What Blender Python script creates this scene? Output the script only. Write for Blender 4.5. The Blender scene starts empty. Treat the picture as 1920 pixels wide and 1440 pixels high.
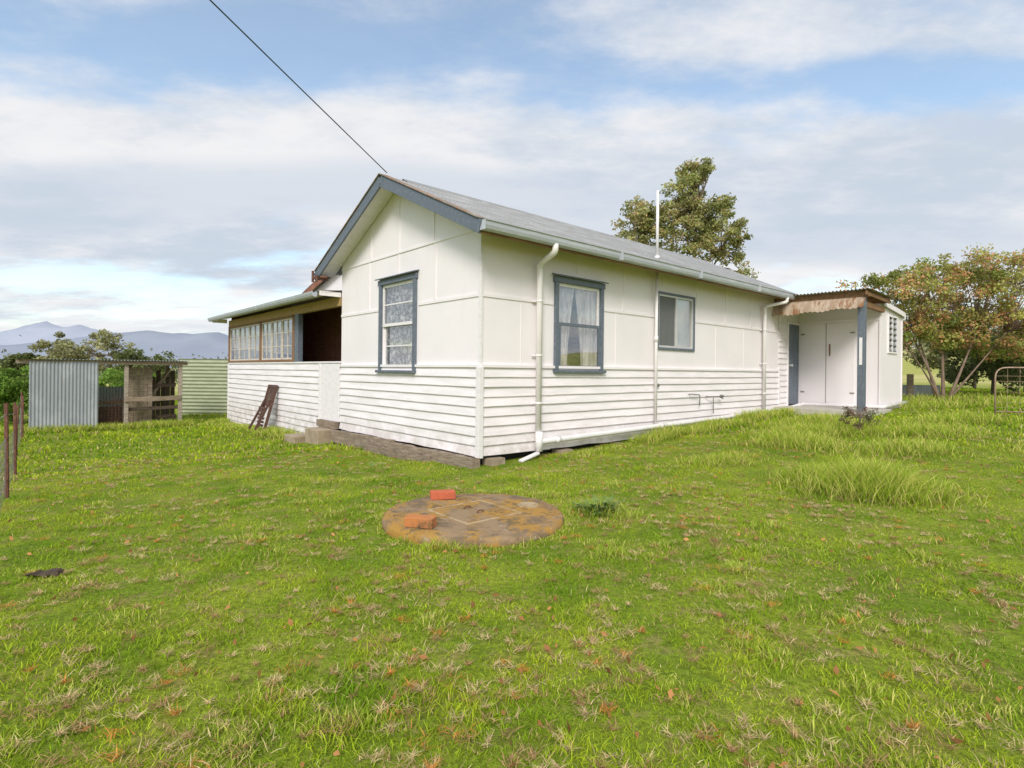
import bpy, math, random
import numpy as np
from mathutils import Vector, Matrix
rnd=random.Random(7); R=np.random.default_rng(11)
scn=bpy.context.scene
rad=math.radians
# ---------------------------------------------------------------- helpers
class MB:
    def __init__(s): s.v=[];s.f=[];s.m=[];s.M=Matrix.Identity(4)
    def add(s,vs,fs,mi=0):
        o=len(s.v); s.v+=[tuple(s.M@Vector(p)) for p in vs]
        for f in fs: s.f.append(tuple(o+i for i in f)); s.m.append(mi)
    def box(s,x0,x1,y0,y1,z0,z1,mi=0):
        s.add([(x0,y0,z0),(x1,y0,z0),(x1,y1,z0),(x0,y1,z0),(x0,y0,z1),(x1,y0,z1),(x1,y1,z1),(x0,y1,z1)],
              [(0,3,2,1),(4,5,6,7),(0,1,5,4),(1,2,6,5),(2,3,7,6),(3,0,4,7)],mi)
    def beam(s,p0,p1,w,h,up=(0,0,1),mi=0):
        p0=Vector(p0);p1=Vector(p1);d=(p1-p0).normalized();u=Vector(up);a=d.cross(u).normalized();u=a.cross(d).normalized()
        vs=[]
        for p in (p0,p1):
            for sa,su in ((-1,-1),(1,-1),(1,1),(-1,1)): vs.append(p+a*sa*w/2+u*su*h/2)
        s.add(vs,[(0,3,2,1),(4,5,6,7),(0,1,5,4),(1,2,6,5),(2,3,7,6),(3,0,4,7)],mi)
    def tube(s,pts,r,n=8,mi=0,cap=True):
        pts=[Vector(p) for p in pts]
        rs=r if isinstance(r,(list,tuple)) else [r]*len(pts)
        vs=[];fs=[];prev=None
        for i,p in enumerate(pts):
            d=(pts[min(i+1,len(pts)-1)]-pts[max(i-1,0)])
            if d.length<1e-9: d=Vector((0,0,1))
            d.normalize()
            if prev is None:
                a=d.orthogonal().normalized()
            else:
                a=(prev-d*prev.dot(d))
                a=a.normalized() if a.length>1e-6 else d.orthogonal().normalized()
            prev=a;b=d.cross(a)
            for k in range(n):
                t=2*math.pi*k/n
                vs.append(p+(a*math.cos(t)+b*math.sin(t))*rs[i])
        for i in range(len(pts)-1):
            for k in range(n):
                k2=(k+1)%n; fs.append((i*n+k,i*n+k2,(i+1)*n+k2,(i+1)*n+k))
        if cap:
            fs.append(tuple(range(n-1,-1,-1))); o=(len(pts)-1)*n; fs.append(tuple(o+k for k in range(n)))
        s.add(vs,fs,mi)
    def corr(s,o,u,Lu,v,Lv,pitch=.076,amp=.009,nv=2,mi=0,jit=0):
        o=Vector(o);u=Vector(u).normalized();v=Vector(v).normalized();n=u.cross(v)
        nu=max(2,int(Lu/pitch*6)); vs=[];fs=[]
        for i in range(nu+1):
            a=Lu*i/nu; h=amp*math.sin(2*math.pi*a/pitch)
            sheet=int(a/.76); rs=random.Random(sheet*13+5); e=(rs.random()-.5)*jit
            for j in range(nv+1):
                b=Lv*j/nv+(e if j==0 else 0)
                vs.append(o+u*a+v*b+n*(h+(.002*(sheet%2))))
        for i in range(nu):
            for j in range(nv):
                k=i*(nv+1)+j; fs.append((k,k+nv+1,k+nv+2,k+1))
        s.add(vs,fs,mi)
    def extr(s,prof,x0,x1,mi=0,closed=True):
        n=len(prof)
        vs=[(x0,)+tuple(p) for p in prof]+[(x1,)+tuple(p) for p in prof]
        fs=[(i,(i+1)%n,n+(i+1)%n,n+i) for i in range(n if closed else n-1)]
        if closed: fs+=[tuple(range(n-1,-1,-1)),tuple(range(n,2*n))]
        s.add(vs,fs,mi)
    def obj(s,name,mats,parent=None,smooth=False,bevel=0,label=None,loc=None,rot=None):
        me=bpy.data.meshes.new(name); me.from_pydata(s.v,[],s.f)
        for m in (mats if isinstance(mats,(list,tuple)) else [mats]): me.materials.append(m)
        me.polygons.foreach_set("material_index",s.m)
        if smooth: me.polygons.foreach_set("use_smooth",[True]*len(s.f))
        me.update()
        ob=bpy.data.objects.new(name,me); scn.collection.objects.link(ob)
        if parent: ob.parent=parent
        if loc: ob.location=loc
        if rot: ob.rotation_euler=rot
        if bevel:
            b=ob.modifiers.new("bevel","BEVEL"); b.width=bevel; b.segments=2; b.limit_method='ANGLE'
        if label: ob["label"]=label
        return ob
def empty(name,loc=(0,0,0),rot=(0,0,0),parent=None):
    e=bpy.data.objects.new(name,None); e.location=loc; e.rotation_euler=rot; e.empty_display_size=.3
    scn.collection.objects.link(e)
    if parent: e.parent=parent
    return e
def top(o,label,cat,group=None,kind=None):
    o["label"]=label; o["category"]=cat
    if group: o["group"]=group
    if kind: o["kind"]=kind
    return o
# ---- numpy value noise
LAT=np.random.default_rng(3).random((256,256))
def vn(x,y,sc,seed=0):
    x=np.asarray(x,float)/sc+seed*17.3+1000; y=np.asarray(y,float)/sc+seed*9.1+1000
    xi=np.floor(x).astype(int); yi=np.floor(y).astype(int); fx=x-xi; fy=y-yi
    fx=fx*fx*(3-2*fx); fy=fy*fy*(3-2*fy)
    g=lambda a,b: LAT[a%256,b%256]
    return (g(xi,yi)*(1-fx)+g(xi+1,yi)*fx)*(1-fy)+(g(xi,yi+1)*(1-fx)+g(xi+1,yi+1)*fx)*fy
def S(x,a,b):
    t=np.clip((np.asarray(x,float)-a)/(b-a),0,1); return t*t*(3-2*t)
def gz(x,y):
    x=np.asarray(x,float); y=np.asarray(y,float); d=np.hypot(x,y)
    z=.047*np.clip(x,-9,14)*S(y,2,9)-1.2*S(-x,14,60)+6.5*S(d,60,170)*S(x,20,90)
    z=z+(.05*(vn(x,y,1.7)-.5)+.03*(vn(x,y,.7,2)-.5))*(1-S(d,20,40))
    return z
def g1(x,y): return float(gz(x,y))
# house frame
CX,CY,ANG=-.436,7.5,math.atan2(.6615,.75)
ca,sa=math.cos(ANG),math.sin(ANG)
def HW(t,s): return (CX+ca*t-sa*s, CY+sa*t+ca*s)
def toH(x,y):
    dx=x-CX; dy=y-CY; return dx*ca+dy*sa, -dx*sa+dy*ca
# ---------------------------------------------------------------- materials
def newmat(name):
    m=bpy.data.materials.new(name); m.use_nodes=True; nt=m.node_tree; b=nt.nodes["Principled BSDF"]; return m,nt,b
def N(nt,t,**k):
    n=nt.nodes.new(t)
    for a,v in k.items(): setattr(n,a,v)
    return n
def mapped(nt,scale=(1,1,1)):
    tc=N(nt,"ShaderNodeTexCoord"); mp=N(nt,"ShaderNodeMapping"); mp.inputs["Scale"].default_value=scale
    nt.links.new(tc.outputs["Object"],mp.inputs["Vector"]); return mp.outputs["Vector"]
def noise(nt,vec,scale,detail=5,rough=.6):
    n=N(nt,"ShaderNodeTexNoise"); n.inputs["Scale"].default_value=scale; n.inputs["Detail"].default_value=detail; n.inputs["Roughness"].default_value=rough
    nt.links.new(vec,n.inputs["Vector"]); return n.outputs["Fac"]
def ramp(nt,fac,a,b,c0=0,c1=1):
    n=N(nt,"ShaderNodeMapRange"); n.inputs[1].default_value=a; n.inputs[2].default_value=b; n.inputs[3].default_value=c0; n.inputs[4].default_value=c1
    n.interpolation_type='SMOOTHSTEP'
    nt.links.new(fac,n.inputs[0]); return n.outputs[0]
def mix(nt,fac,a,b,mode='MIX'):
    n=N(nt,"ShaderNodeMix",data_type='RGBA',blend_type=mode)
    for i,x in ((0,fac),(6,a),(7,b)):
        if isinstance(x,(int,float)): n.inputs[i].default_value=x
        elif isinstance(x,tuple): n.inputs[i].default_value=x+(1,)
        else: nt.links.new(x,n.inputs[i])
    return n.outputs[2]
def mul(nt,a,b,op='MULTIPLY'):
    n=N(nt,"ShaderNodeMath",operation=op)
    for i,x in ((0,a),(1,b)):
        if isinstance(x,(int,float)): n.inputs[i].default_value=x
        else: nt.links.new(x,n.inputs[i])
    return n.outputs[0]
def bump(nt,b,h,strength=.3,dist=.01):
    n=N(nt,"ShaderNodeBump"); n.inputs["Strength"].default_value=strength; n.inputs["Distance"].default_value=dist
    nt.links.new(h,n.inputs["Height"]); nt.links.new(n.outputs[0],b.inputs["Normal"])
def weather(name,c1,c2,sc=3,stretch=(1,1,1),lo=.45,hi=.65,rough=.7,spots=None,spotsc=12,sl=.62,sh=.7,bs=.25,bd=.004,metal=0,finesc=40):
    m,nt,b=newmat(name); v=mapped(nt,stretch)
    f=ramp(nt,noise(nt,v,sc,4),lo,hi); col=mix(nt,f,c1,c2)
    v2=mapped(nt)
    fine=noise(nt,v2,finesc,3)
    col=mix(nt,.25,col,mix(nt,fine,tuple(x*.55 for x in c1),tuple(min(1,x*1.35) for x in c1)))
    if spots: col=mix(nt,ramp(nt,noise(nt,v,spotsc,6,.7),sl,sh),col,spots)
    nt.links.new(col,b.inputs["Base Color"]); b.inputs["Roughness"].default_value=rough; b.inputs["Metallic"].default_value=metal
    bump(nt,b,fine,bs,bd); return m
def mk_fibro():
    m,nt,b=newmat("fibro_paint"); v=mapped(nt); vs=mapped(nt,(7,7,.5))
    col=mix(nt,ramp(nt,noise(nt,v,.9,4),.35,.75),(.865,.808,.822),(.81,.758,.77))
    col=mix(nt,ramp(nt,noise(nt,vs,1.2,5,.65),.55,.85,0,.32),col,(.64,.58,.55))
    col=mix(nt,ramp(nt,noise(nt,v,9,7,.7),.67,.75,0,.3),col,(.5,.44,.38))
    nt.links.new(col,b.inputs["Base Color"]); b.inputs["Roughness"].default_value=.6
    bump(nt,b,noise(nt,v,1.6,3),.35,.02); return m
def mk_board():
    m,nt,b=newmat("weatherboard_paint"); v=mapped(nt); vs=mapped(nt,(1.2,1.2,9))
    col=mix(nt,ramp(nt,noise(nt,vs,.9,2),.38,.62),(.87,.815,.835),(.78,.735,.74))
    col=mix(nt,ramp(nt,noise(nt,vs,3.2,7,.7),.56,.72,0,.45),col,(.57,.52,.48))
    vp=mapped(nt,(5,5,14))
    col=mix(nt,ramp(nt,noise(nt,vp,2.6,8,.75),.63,.69,0,.8),col,(.29,.235,.20))
    tc=N(nt,"ShaderNodeTexCoord"); sp=N(nt,"ShaderNodeSeparateXYZ"); nt.links.new(tc.outputs["Object"],sp.inputs[0])
    g=ramp(nt,sp.outputs[2],.05,.6,.5,0)
    col=mix(nt,mul(nt,g,ramp(nt,noise(nt,v,4,5,.7),.35,.65)),col,(.42,.35,.28))
    nt.links.new(col,b.inputs["Base Color"]); b.inputs["Roughness"].default_value=.6
    bump(nt,b,noise(nt,vs,9,4),.3,.006); return m
M_fib=mk_fibro(); M_wb=mk_board()
M_trimw=weather("white_trim_paint",(.84,.79,.80),(.75,.705,.71),6,(1,1,3),spots=(.3,.26,.2),spotsc=14,sl=.68,sh=.74)
M_cream=weather("cream_pipe_paint",(.84,.79,.78),(.77,.725,.71),4,(1,1,.6),rough=.45)
M_pvc=weather("white_plastic_pipe",(.83,.79,.79),(.73,.70,.70),5,rough=.35,bs=.05)
M_vsash=weather("cream_sash_paint",(.66,.60,.54),(.50,.42,.34),6,(1,1,3),spots=(.3,.2,.12),spotsc=10,sl=.58,sh=.66)
M_blue=weather("blue_grey_paint",(.12,.145,.18),(.165,.19,.23),8,(2,2,2),spots=(.34,.34,.33),spotsc=16,sl=.68,sh=.76,rough=.6)
M_gal=weather("weathered_roof_iron",(.27,.275,.275),(.41,.415,.415),1.6,(1,3,3),spots=(.25,.19,.14),spotsc=5,sl=.54,sh=.70,rough=.65,metal=.05)
M_rust=weather("rusty_flashing",(.24,.19,.15),(.38,.36,.33),5,spots=(.36,.15,.06),spotsc=9,sl=.5,sh=.62,rough=.85)
M_gut=weather("blue_grey_gutter_metal",(.45,.475,.52),(.56,.58,.62),3,(1,4,4),rough=.5,metal=.0,spots=(.34,.30,.25),spotsc=12,sl=.66,sh=.76)
M_tim=weather("brown_timber",(.22,.115,.055),(.33,.19,.095),3,(1,6,6),rough=.8,bs=.6)
M_barge=weather("red_brown_barge_paint",(.24,.09,.055),(.32,.14,.09),3,rough=.8)
M_timd=weather("dark_interior_timber",(.28,.125,.08),(.37,.19,.12),3,(1,1,6),rough=.8)
M_timg=weather("grey_weathered_timber",(.25,.19,.135),(.37,.30,.23),4,(1,1,8),rough=.9,spots=(.10,.07,.045),spotsc=7,sl=.53,sh=.66,bs=.8,bd=.01)
M_ybeam=weather("yellow_pine_beam",(.42,.28,.12),(.32,.19,.08),3,(1,4,4),rough=.7)
M_conc=weather("rough_concrete",(.38,.30,.21),(.27,.21,.145),5,spots=(.17,.15,.09),spotsc=8,rough=.95,bs=.6,bd=.008)
M_pale=weather("pale_floor_concrete",(.5,.47,.41),(.42,.39,.33),5,rough=.9)
M_rim=weather("worn_rim_concrete",(.42,.33,.21),(.30,.22,.12),7,spots=(.36,.22,.05),spotsc=9,sl=.52,sh=.62,rough=.95,bs=.6)
M_dark=weather("underfloor_shade",(.012,.011,.01),(.02,.018,.015),5)  # near-black, stands in for the shade under the floor
M_corg=weather("galvanised_sheet",(.29,.315,.34),(.40,.425,.45),2,(1,1,.6),rough=.6,metal=.1,spots=(.33,.25,.18),spotsc=6,sl=.62,sh=.76)
M_green=weather("faded_green_iron",(.32,.35,.22),(.40,.425,.29),2.5,(1,1,3),rough=.6,spots=(.26,.24,.16),spotsc=6)
M_rustiron=weather("rusted_steel",(.13,.055,.035),(.20,.10,.06),10,rough=.9)
M_rusttube=weather("rusted_gate_pipe",(.34,.22,.15),(.48,.38,.30),10,rough=.8)
M_red=weather("red_brick_clay",(.52,.13,.06),(.42,.10,.05),14,rough=.9,bs=.6,bd=.004,spots=(.5,.33,.22),spotsc=20,sl=.64,sh=.72)
M_red2=weather("old_brick_clay",(.50,.19,.06),(.33,.15,.06),9,rough=.95,bs=.8,bd=.006,spots=(.07,.065,.035),spotsc=7,sl=.55,sh=.66)
M_bark=weather("tree_bark",(.20,.15,.11),(.32,.26,.2),5,(3,3,.7),rough=.95,bs=.8,bd=.02)
M_barkp=weather("smooth_brown_bark",(.20,.135,.095),(.31,.23,.17),5,(3,3,.7),rough=.8)
M_wire=weather("black_cable",(.03,.03,.03),(.05,.05,.05),5)
M_fwire=weather("fence_wire_steel",(.2,.19,.18),(.3,.29,.27),5,metal=.4)
M_alu=weather("aluminium_frame",(.6,.59,.58),(.68,.67,.66),5,rough=.4,metal=.2)
M_awn=weather("rusty_awning_iron",(.50,.39,.29),(.34,.23,.15),2.6,(1,2.2,.8),lo=.4,hi=.6,rough=.85,spots=(.27,.13,.06),spotsc=3.5,sl=.48,sh=.62)
M_seam=weather("door_seam_dark",(.30,.28,.24),(.38,.36,.31),8)  # darker tone for the door joint strip and hinges
def mk_slab():
    m,nt,b=newmat("lichen_concrete"); v=mapped(nt)
    col=mix(nt,ramp(nt,noise(nt,v,5,5),.4,.62),(.30,.205,.115),(.18,.125,.072))
    col=mix(nt,ramp(nt,noise(nt,v,3.2,8,.72),.45,.58,0,.88),col,(.42,.225,.035))
    col=mix(nt,ramp(nt,noise(nt,v,7,8,.72),.53,.62,0,.75),col,(.11,.085,.045))
    col=mix(nt,ramp(nt,noise(nt,v,18,6,.7),.60,.67,0,.6),col,(.42,.36,.26))
    nt.links.new(col,b.inputs["Base Color"]); b.inputs["Roughness"].default_value=.95
    bump(nt,b,noise(nt,v,22,6,.7),.9,.012); return m
M_slab=mk_slab()
def mk_glass(name,base=.07):
    m,nt,b=newmat(name); nt.nodes.remove(b); out=nt.nodes["Material Output"]
    t=N(nt,"ShaderNodeBsdfTransparent"); t.inputs[0].default_value=(.96,.96,.96,1)
    g=N(nt,"ShaderNodeBsdfGlossy"); g.inputs["Roughness"].default_value=.02; g.inputs[0].default_value=(.9,.93,.95,1)
    lw=N(nt,"ShaderNodeLayerWeight"); lw.inputs[0].default_value=.3
    f=mul(nt,mul(nt,lw.outputs["Fresnel"],.38),base,'ADD')
    mx=N(nt,"ShaderNodeMixShader"); nt.links.new(f,mx.inputs[0]); nt.links.new(t.outputs[0],mx.inputs[1]); nt.links.new(g.outputs[0],mx.inputs[2])
    nt.links.new(mx.outputs[0],out.inputs[0]); return m
M_glass=mk_glass("window_glass",.03)
def mk_lace(name,dark,lite,lite2,sc,holes):
    m,nt,b=newmat(name); v=mapped(nt)
    vf=mapped(nt,(9,1,.7))
    f=ramp(nt,noise(nt,v,sc,3,.6),.47-holes,.54-holes)
    vo=N(nt,"ShaderNodeTexVoronoi"); vo.inputs["Scale"].default_value=60; nt.links.new(v,vo.inputs["Vector"])
    net=ramp(nt,vo.outputs["Distance"],.3,.6,0,.45)
    fold_shade=ramp(nt,noise(nt,vf,3,3),.35,.65)  # vertical stripes paint the shading of the folds into the cloth colour
    l=mix(nt,fold_shade,lite,lite2)
    col=mix(nt,mul(nt,f,net,'MAXIMUM'),dark,l)
    nt.links.new(col,b.inputs["Base Color"]); b.inputs["Roughness"].default_value=.9; return m
M_lace=mk_lace("lace_curtain_cloth",(.045,.045,.05),(.74,.71,.71),(.46,.44,.45),15,0)
M_sheer=mk_lace("sheer_curtain_cloth",(.45,.40,.37),(.85,.79,.76),(.46,.42,.40),20,.14)
M_blind=weather("pale_blind_cloth",(.66,.66,.58),(.52,.52,.45),3,rough=.8)
M_screen=weather("insect_screen",(.13,.132,.135),(.18,.182,.185),60,rough=.7)
M_louv=weather("frosted_louvre",(.22,.23,.24),(.3,.31,.32),6,rough=.3)
def mk_leaf(name,trans=.3,rough=.6):
    m,nt,b=newmat(name); out=nt.nodes["Material Output"]
    a=N(nt,"ShaderNodeAttribute"); a.attribute_name="Col"
    nt.links.new(a.outputs["Color"],b.inputs["Base Color"]); b.inputs["Roughness"].default_value=rough
    b.inputs["Specular IOR Level"].default_value=.15
    t=N(nt,"ShaderNodeBsdfTranslucent"); nt.links.new(a.outputs["Color"],t.inputs[0])
    mx=N(nt,"ShaderNodeMixShader"); mx.inputs[0].default_value=trans
    nt.links.new(b.outputs[0],mx.inputs[1]); nt.links.new(t.outputs[0],mx.inputs[2]); nt.links.new(mx.outputs[0],out.inputs[0]); return m
M_leaf=mk_leaf("leaf_foliage",.4); M_grass=mk_leaf("grass_blade",.38,.6)
def npmesh(name,verts,faces_flat,loop_tot,cols,mat,parent=None):
    me=bpy.data.meshes.new(name); nv=len(verts); nf=len(loop_tot)
    me.vertices.add(nv); me.vertices.foreach_set("co",verts.astype(np.float32).ravel())
    me.loops.add(len(faces_flat)); me.loops.foreach_set("vertex_index",faces_flat.astype(np.int32))
    me.polygons.add(nf); st=np.zeros(nf,np.int32); st[1:]=np.cumsum(loop_tot)[:-1]
    me.polygons.foreach_set("loop_start",st); me.polygons.foreach_set("loop_total",loop_tot.astype(np.int32))
    ca_=me.attributes.new("Col",'FLOAT_COLOR','POINT'); c4=np.ones((nv,4),np.float32); c4[:,:3]=np.clip(cols,0,.85); ca_.data.foreach_set("color",c4.ravel())
    me.materials.append(mat); me.update(calc_edges=True)
    ob=bpy.data.objects.new(name,me); scn.collection.objects.link(ob)
    if parent: ob.parent=parent
    return ob
# ---------------------------------------------------------------- world, sun, camera
w=bpy.data.worlds.new("World"); scn.world=w; w.use_nodes=True; nt=w.node_tree
bg=nt.nodes["Background"]; outw=nt.nodes["World Output"]
sky=N(nt,"ShaderNodeTexSky"); sky.sky_type='NISHITA'; sky.sun_disc=False; sky.sun_elevation=rad(42); sky.sun_rotation=rad(187)
sky.air_density=1.0; sky.dust_density=1.2; sky.ozone_density=1.3
skyc=mix(nt,1.0,sky.outputs[0],(1.75,1.72,1.55),'MULTIPLY')
nt.links.new(skyc,bg.inputs[0]); bg.inputs[1].default_value=.15
tc=N(nt,"ShaderNodeTexCoord"); sp=N(nt,"ShaderNodeSeparateXYZ"); nt.links.new(tc.outputs["Generated"],sp.inputs[0])
zp=mul(nt,sp.outputs[2],0.0,'MAXIMUM')
den=mul(nt,zp,.16,'ADD')
cb=N(nt,"ShaderNodeCombineXYZ"); nt.links.new(mul(nt,sp.outputs[0],den,'DIVIDE'),cb.inputs[0]); nt.links.new(mul(nt,sp.outputs[1],den,'DIVIDE'),cb.inputs[1])
P=cb.outputs[0]
def wn(vec,scale,detail,rough,off=(0,0,0),sc=(1,1,1)):
    mp=N(nt,"ShaderNodeMapping"); mp.inputs["Location"].default_value=off; mp.inputs["Scale"].default_value=sc; nt.links.new(vec,mp.inputs["Vector"])
    return noise(nt,mp.outputs[0],scale,detail,rough)
nbig=wn(P,.45,2,.5,(3.1,1.2,0)); nmid=wn(P,1.35,9,.60,(0.3,5.2,0),(1,1.6,1)); nfine=wn(P,3.6,7,.62,(7,2,0),(1,1.5,1))
ay=mul(nt,mul(nt,sp.outputs[1],sp.outputs[1]),.04,'ADD')
q0=mul(nt,zp,mul(nt,ay,.5,'POWER'),'DIVIDE')
qq=mul(nt,q0,mul(nt,mul(nt,nbig,.5,'SUBTRACT'),.30),'ADD')
cr=N(nt,"ShaderNodeValToRGB"); el=cr.color_ramp.elements
for p,c in ((0,.70),(.07,.68),(.13,.42),(.19,.80),(.25,1.0),(.38,.98),(.46,.44),(.54,.14),(.64,.18),(.75,.3)):
    if p==0: el[0].position=0; el[0].color=(c,c,c,1)
    else:
        e=el.new(p); e.color=(c,c,c,1)
el[-1].color=(.5,.5,.5,1)
nt.links.new(qq,cr.inputs[0])
hx=mul(nt,ramp(nt,sp.outputs[0],-.02,.22),ramp(nt,q0,.50,.58,0,.44))
cov=mul(nt,mul(nt,cr.outputs[0],hx,'ADD'),.5,'SUBTRACT')
dens=mul(nt,mul(nt,mul(nt,nmid,.5,'SUBTRACT'),2.5),mul(nt,cov,1.3),'ADD')
mask=ramp(nt,dens,-.40,.32,.12,.98)
shade=ramp(nt,mul(nt,mul(nt,nfine,.38),mul(nt,wn(P,.7,3,.5,(1,8,0),(1,1.6,1)),.62),'ADD'),.36,.58)
dq=mul(nt,qq,.275,'SUBTRACT')
band=ramp(nt,mul(nt,dq,dq),.0,.006,.35,1)
ccol=mix(nt,mul(nt,shade,band),(.60,.67,.77),(.90,.895,.905))
ccol=mix(nt,ramp(nt,q0,.0,.14,.6,0),ccol,(.80,.85,.92))
bg2=N(nt,"ShaderNodeBackground"); nt.links.new(ccol,bg2.inputs[0]); bg2.inputs[1].default_value=1.0
ms=N(nt,"ShaderNodeMixShader"); nt.links.new(mask,ms.inputs[0]); nt.links.new(bg.outputs[0],ms.inputs[1]); nt.links.new(bg2.outputs[0],ms.inputs[2]); nt.links.new(ms.outputs[0],outw.inputs[0])
sl=bpy.data.lights.new("sun","SUN"); sl.energy=2.55; sl.angle=rad(18); sl.color=(1,.96,.91)
so=bpy.data.objects.new("sun",sl); scn.collection.objects.link(so)
sd=Vector((-.10,-.80,.64)).normalized(); so.rotation_euler=sd.to_track_quat('Z','Y').to_euler(); so.location=(0,-5,20)
cam=bpy.data.cameras.new("camera"); cam.sensor_width=36; cam.lens=19.35; cam.shift_y=-.013; cam.clip_end=20000; cam.clip_start=.05
co=bpy.data.objects.new("camera",cam); scn.collection.objects.link(co); co.location=(0,0,1.29); co.rotation_euler=(rad(90),rad(-.6),0); scn.camera=co
scn.view_settings.view_transform='Standard'; scn.view_settings.look='None'; scn.view_settings.exposure=0
# ---------------------------------------------------------------- ground
def mk_ground():
    m,nt,b=newmat("pasture_ground"); v=mapped(nt)
    col=mix(nt,ramp(nt,noise(nt,v,1.1,4),.35,.65),(.16,.24,.020),(.27,.33,.035))
    col=mix(nt,ramp(nt,noise(nt,v,5,6,.7),.50,.66,0,.65),col,(.34,.25,.11))
    col=mix(nt,ramp(nt,noise(nt,v,30,4,.7),.42,.62,0,.5),col,(.07,.095,.012))
    vf=mapped(nt,(.02,.02,.02)); 
    tc=N(nt,"ShaderNodeTexCoord"); ln=N(nt,"ShaderNodeVectorMath",operation='LENGTH'); nt.links.new(tc.outputs["Object"],ln.inputs[0])
    far=ramp(nt,ln.outputs["Value"],25,60)
    fc=mix(nt,ramp(nt,noise(nt,vf,2,4),.4,.6),(.36,.37,.10),(.50,.45,.19))
    col=mix(nt,far,col,fc)
    nt.links.new(col,b.inputs["Base Color"]); b.inputs["Roughness"].default_value=.95; b.inputs["Specular IOR Level"].default_value=.1
    bump(nt,b,noise(nt,v,35,4,.7),.8,.03); return m
nG=260; u=np.linspace(-8.2,8.2,nG); gx=np.sinh(u)*3.0; 
X,Y=np.meshgrid(gx,gx+6,indexing='ij'); Z=gz(X,Y)
vv=np.stack([X,Y,Z],-1).reshape(-1,3); ii=np.arange(nG*nG).reshape(nG,nG)
q=np.stack([ii[:-1,:-1],ii[1:,:-1],ii[1:,1:],ii[:-1,1:]],-1).reshape(-1,4)
g=npmesh("ground",vv,q.ravel(),np.full(len(q),4),np.full((len(vv),3),.3),mk_ground()); g["kind"]="structure"; g.data.polygons.foreach_set("use_smooth",[True]*len(q))
top(g,"green paddock lawn with dry patches around the cottage","ground",kind="structure")
# mountains
def mountains(name,D,prof,col1,col2,label,seed):
    px=np.array([p[0] for p in prof],float); py=np.array([p[1] for p in prof],float)
    xs=np.linspace(px[0],px[-1],260); yy=np.interp(xs,px,py)
    rows=[(-.22,.0),(-.15,.3),(-.09,.58),(-.04,.82),(0,1.0),(.06,.7),(.15,0)]
    vs=[];fs=[]
    for j,(dy,hh) in enumerate(rows):
        for i,x in enumerate(xs):
            h=(688-yy[i])/1032*D+1.3; wx=(x-960)/1032*D; wy=D*(1+dy)
            n=(vn(wx,wy,D*.03,seed)-.5)*.5+(vn(wx,wy,D*.010,seed+1)-.5)*.25
            k=hh*(1+ n*(.5 if hh<1 else .12))
            vs.append((wx,wy,h*k-3))
    n=len(xs)
    for j in range(len(rows)-1):
        for i in range(n-1): fs.append((j*n+i,j*n+i+1,(j+1)*n+i+1,(j+1)*n+i))
    b=MB(); b.v=vs; b.f=fs; b.m=[0]*len(fs)
    m=weather(name+"_haze",col1,col2,.004,rough=1,bs=0)  # distance haze is painted into the base colour
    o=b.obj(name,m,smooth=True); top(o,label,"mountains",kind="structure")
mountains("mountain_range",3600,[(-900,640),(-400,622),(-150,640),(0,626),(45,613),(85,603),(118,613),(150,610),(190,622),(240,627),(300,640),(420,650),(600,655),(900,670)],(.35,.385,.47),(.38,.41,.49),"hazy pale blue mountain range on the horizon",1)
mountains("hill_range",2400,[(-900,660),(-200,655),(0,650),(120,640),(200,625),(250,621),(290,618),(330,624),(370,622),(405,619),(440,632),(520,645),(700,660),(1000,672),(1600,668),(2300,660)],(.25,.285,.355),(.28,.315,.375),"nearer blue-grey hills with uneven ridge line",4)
# ---------------------------------------------------------------- HOUSE
house=empty("cottage",(CX,CY,0),(0,0,ANG)); top(house,"white fibro and weatherboard cottage with grey iron gable roof","house")
SL=.47; RZ=4.417; RS=2.205
def roofz(s): return RZ-SL*abs(s-RS)
MG=Matrix.Rotation(rad(-90),4,'Z')
def gridwall(b,W,z0,z1,holes,depth=.09,mi=0,topf=None):
    xs=sorted({0,W}|{h[0] for h in holes}|{h[1] for h in holes}); zs=sorted({z0,z1}|{max(z0,h[2]) for h in holes}|{h[3] for h in holes})
    for i in range(len(xs)-1):
        for j in range(len(zs)-1):
            cx=(xs[i]+xs[i+1])/2; cz=(zs[j]+zs[j+1])/2
            if any(h[0]<cx<h[1] and h[2]<cz<h[3] for h in holes): continue
            b.add([(xs[i],0,zs[j]),(xs[i+1],0,zs[j]),(xs[i+1],0,zs[j+1]),(xs[i],0,zs[j+1])],[(0,1,2,3)],mi)
    for a,c,d,e in holes:
        d=max(d,z0)
        b.add([(a,0,d),(c,0,d),(c,0,e),(a,0,e),(a,depth,d),(c,depth,d),(c,depth,e),(a,depth,e)],[(0,4,5,1),(1,5,6,2),(2,6,7,3),(3,7,4,0)],mi)
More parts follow.
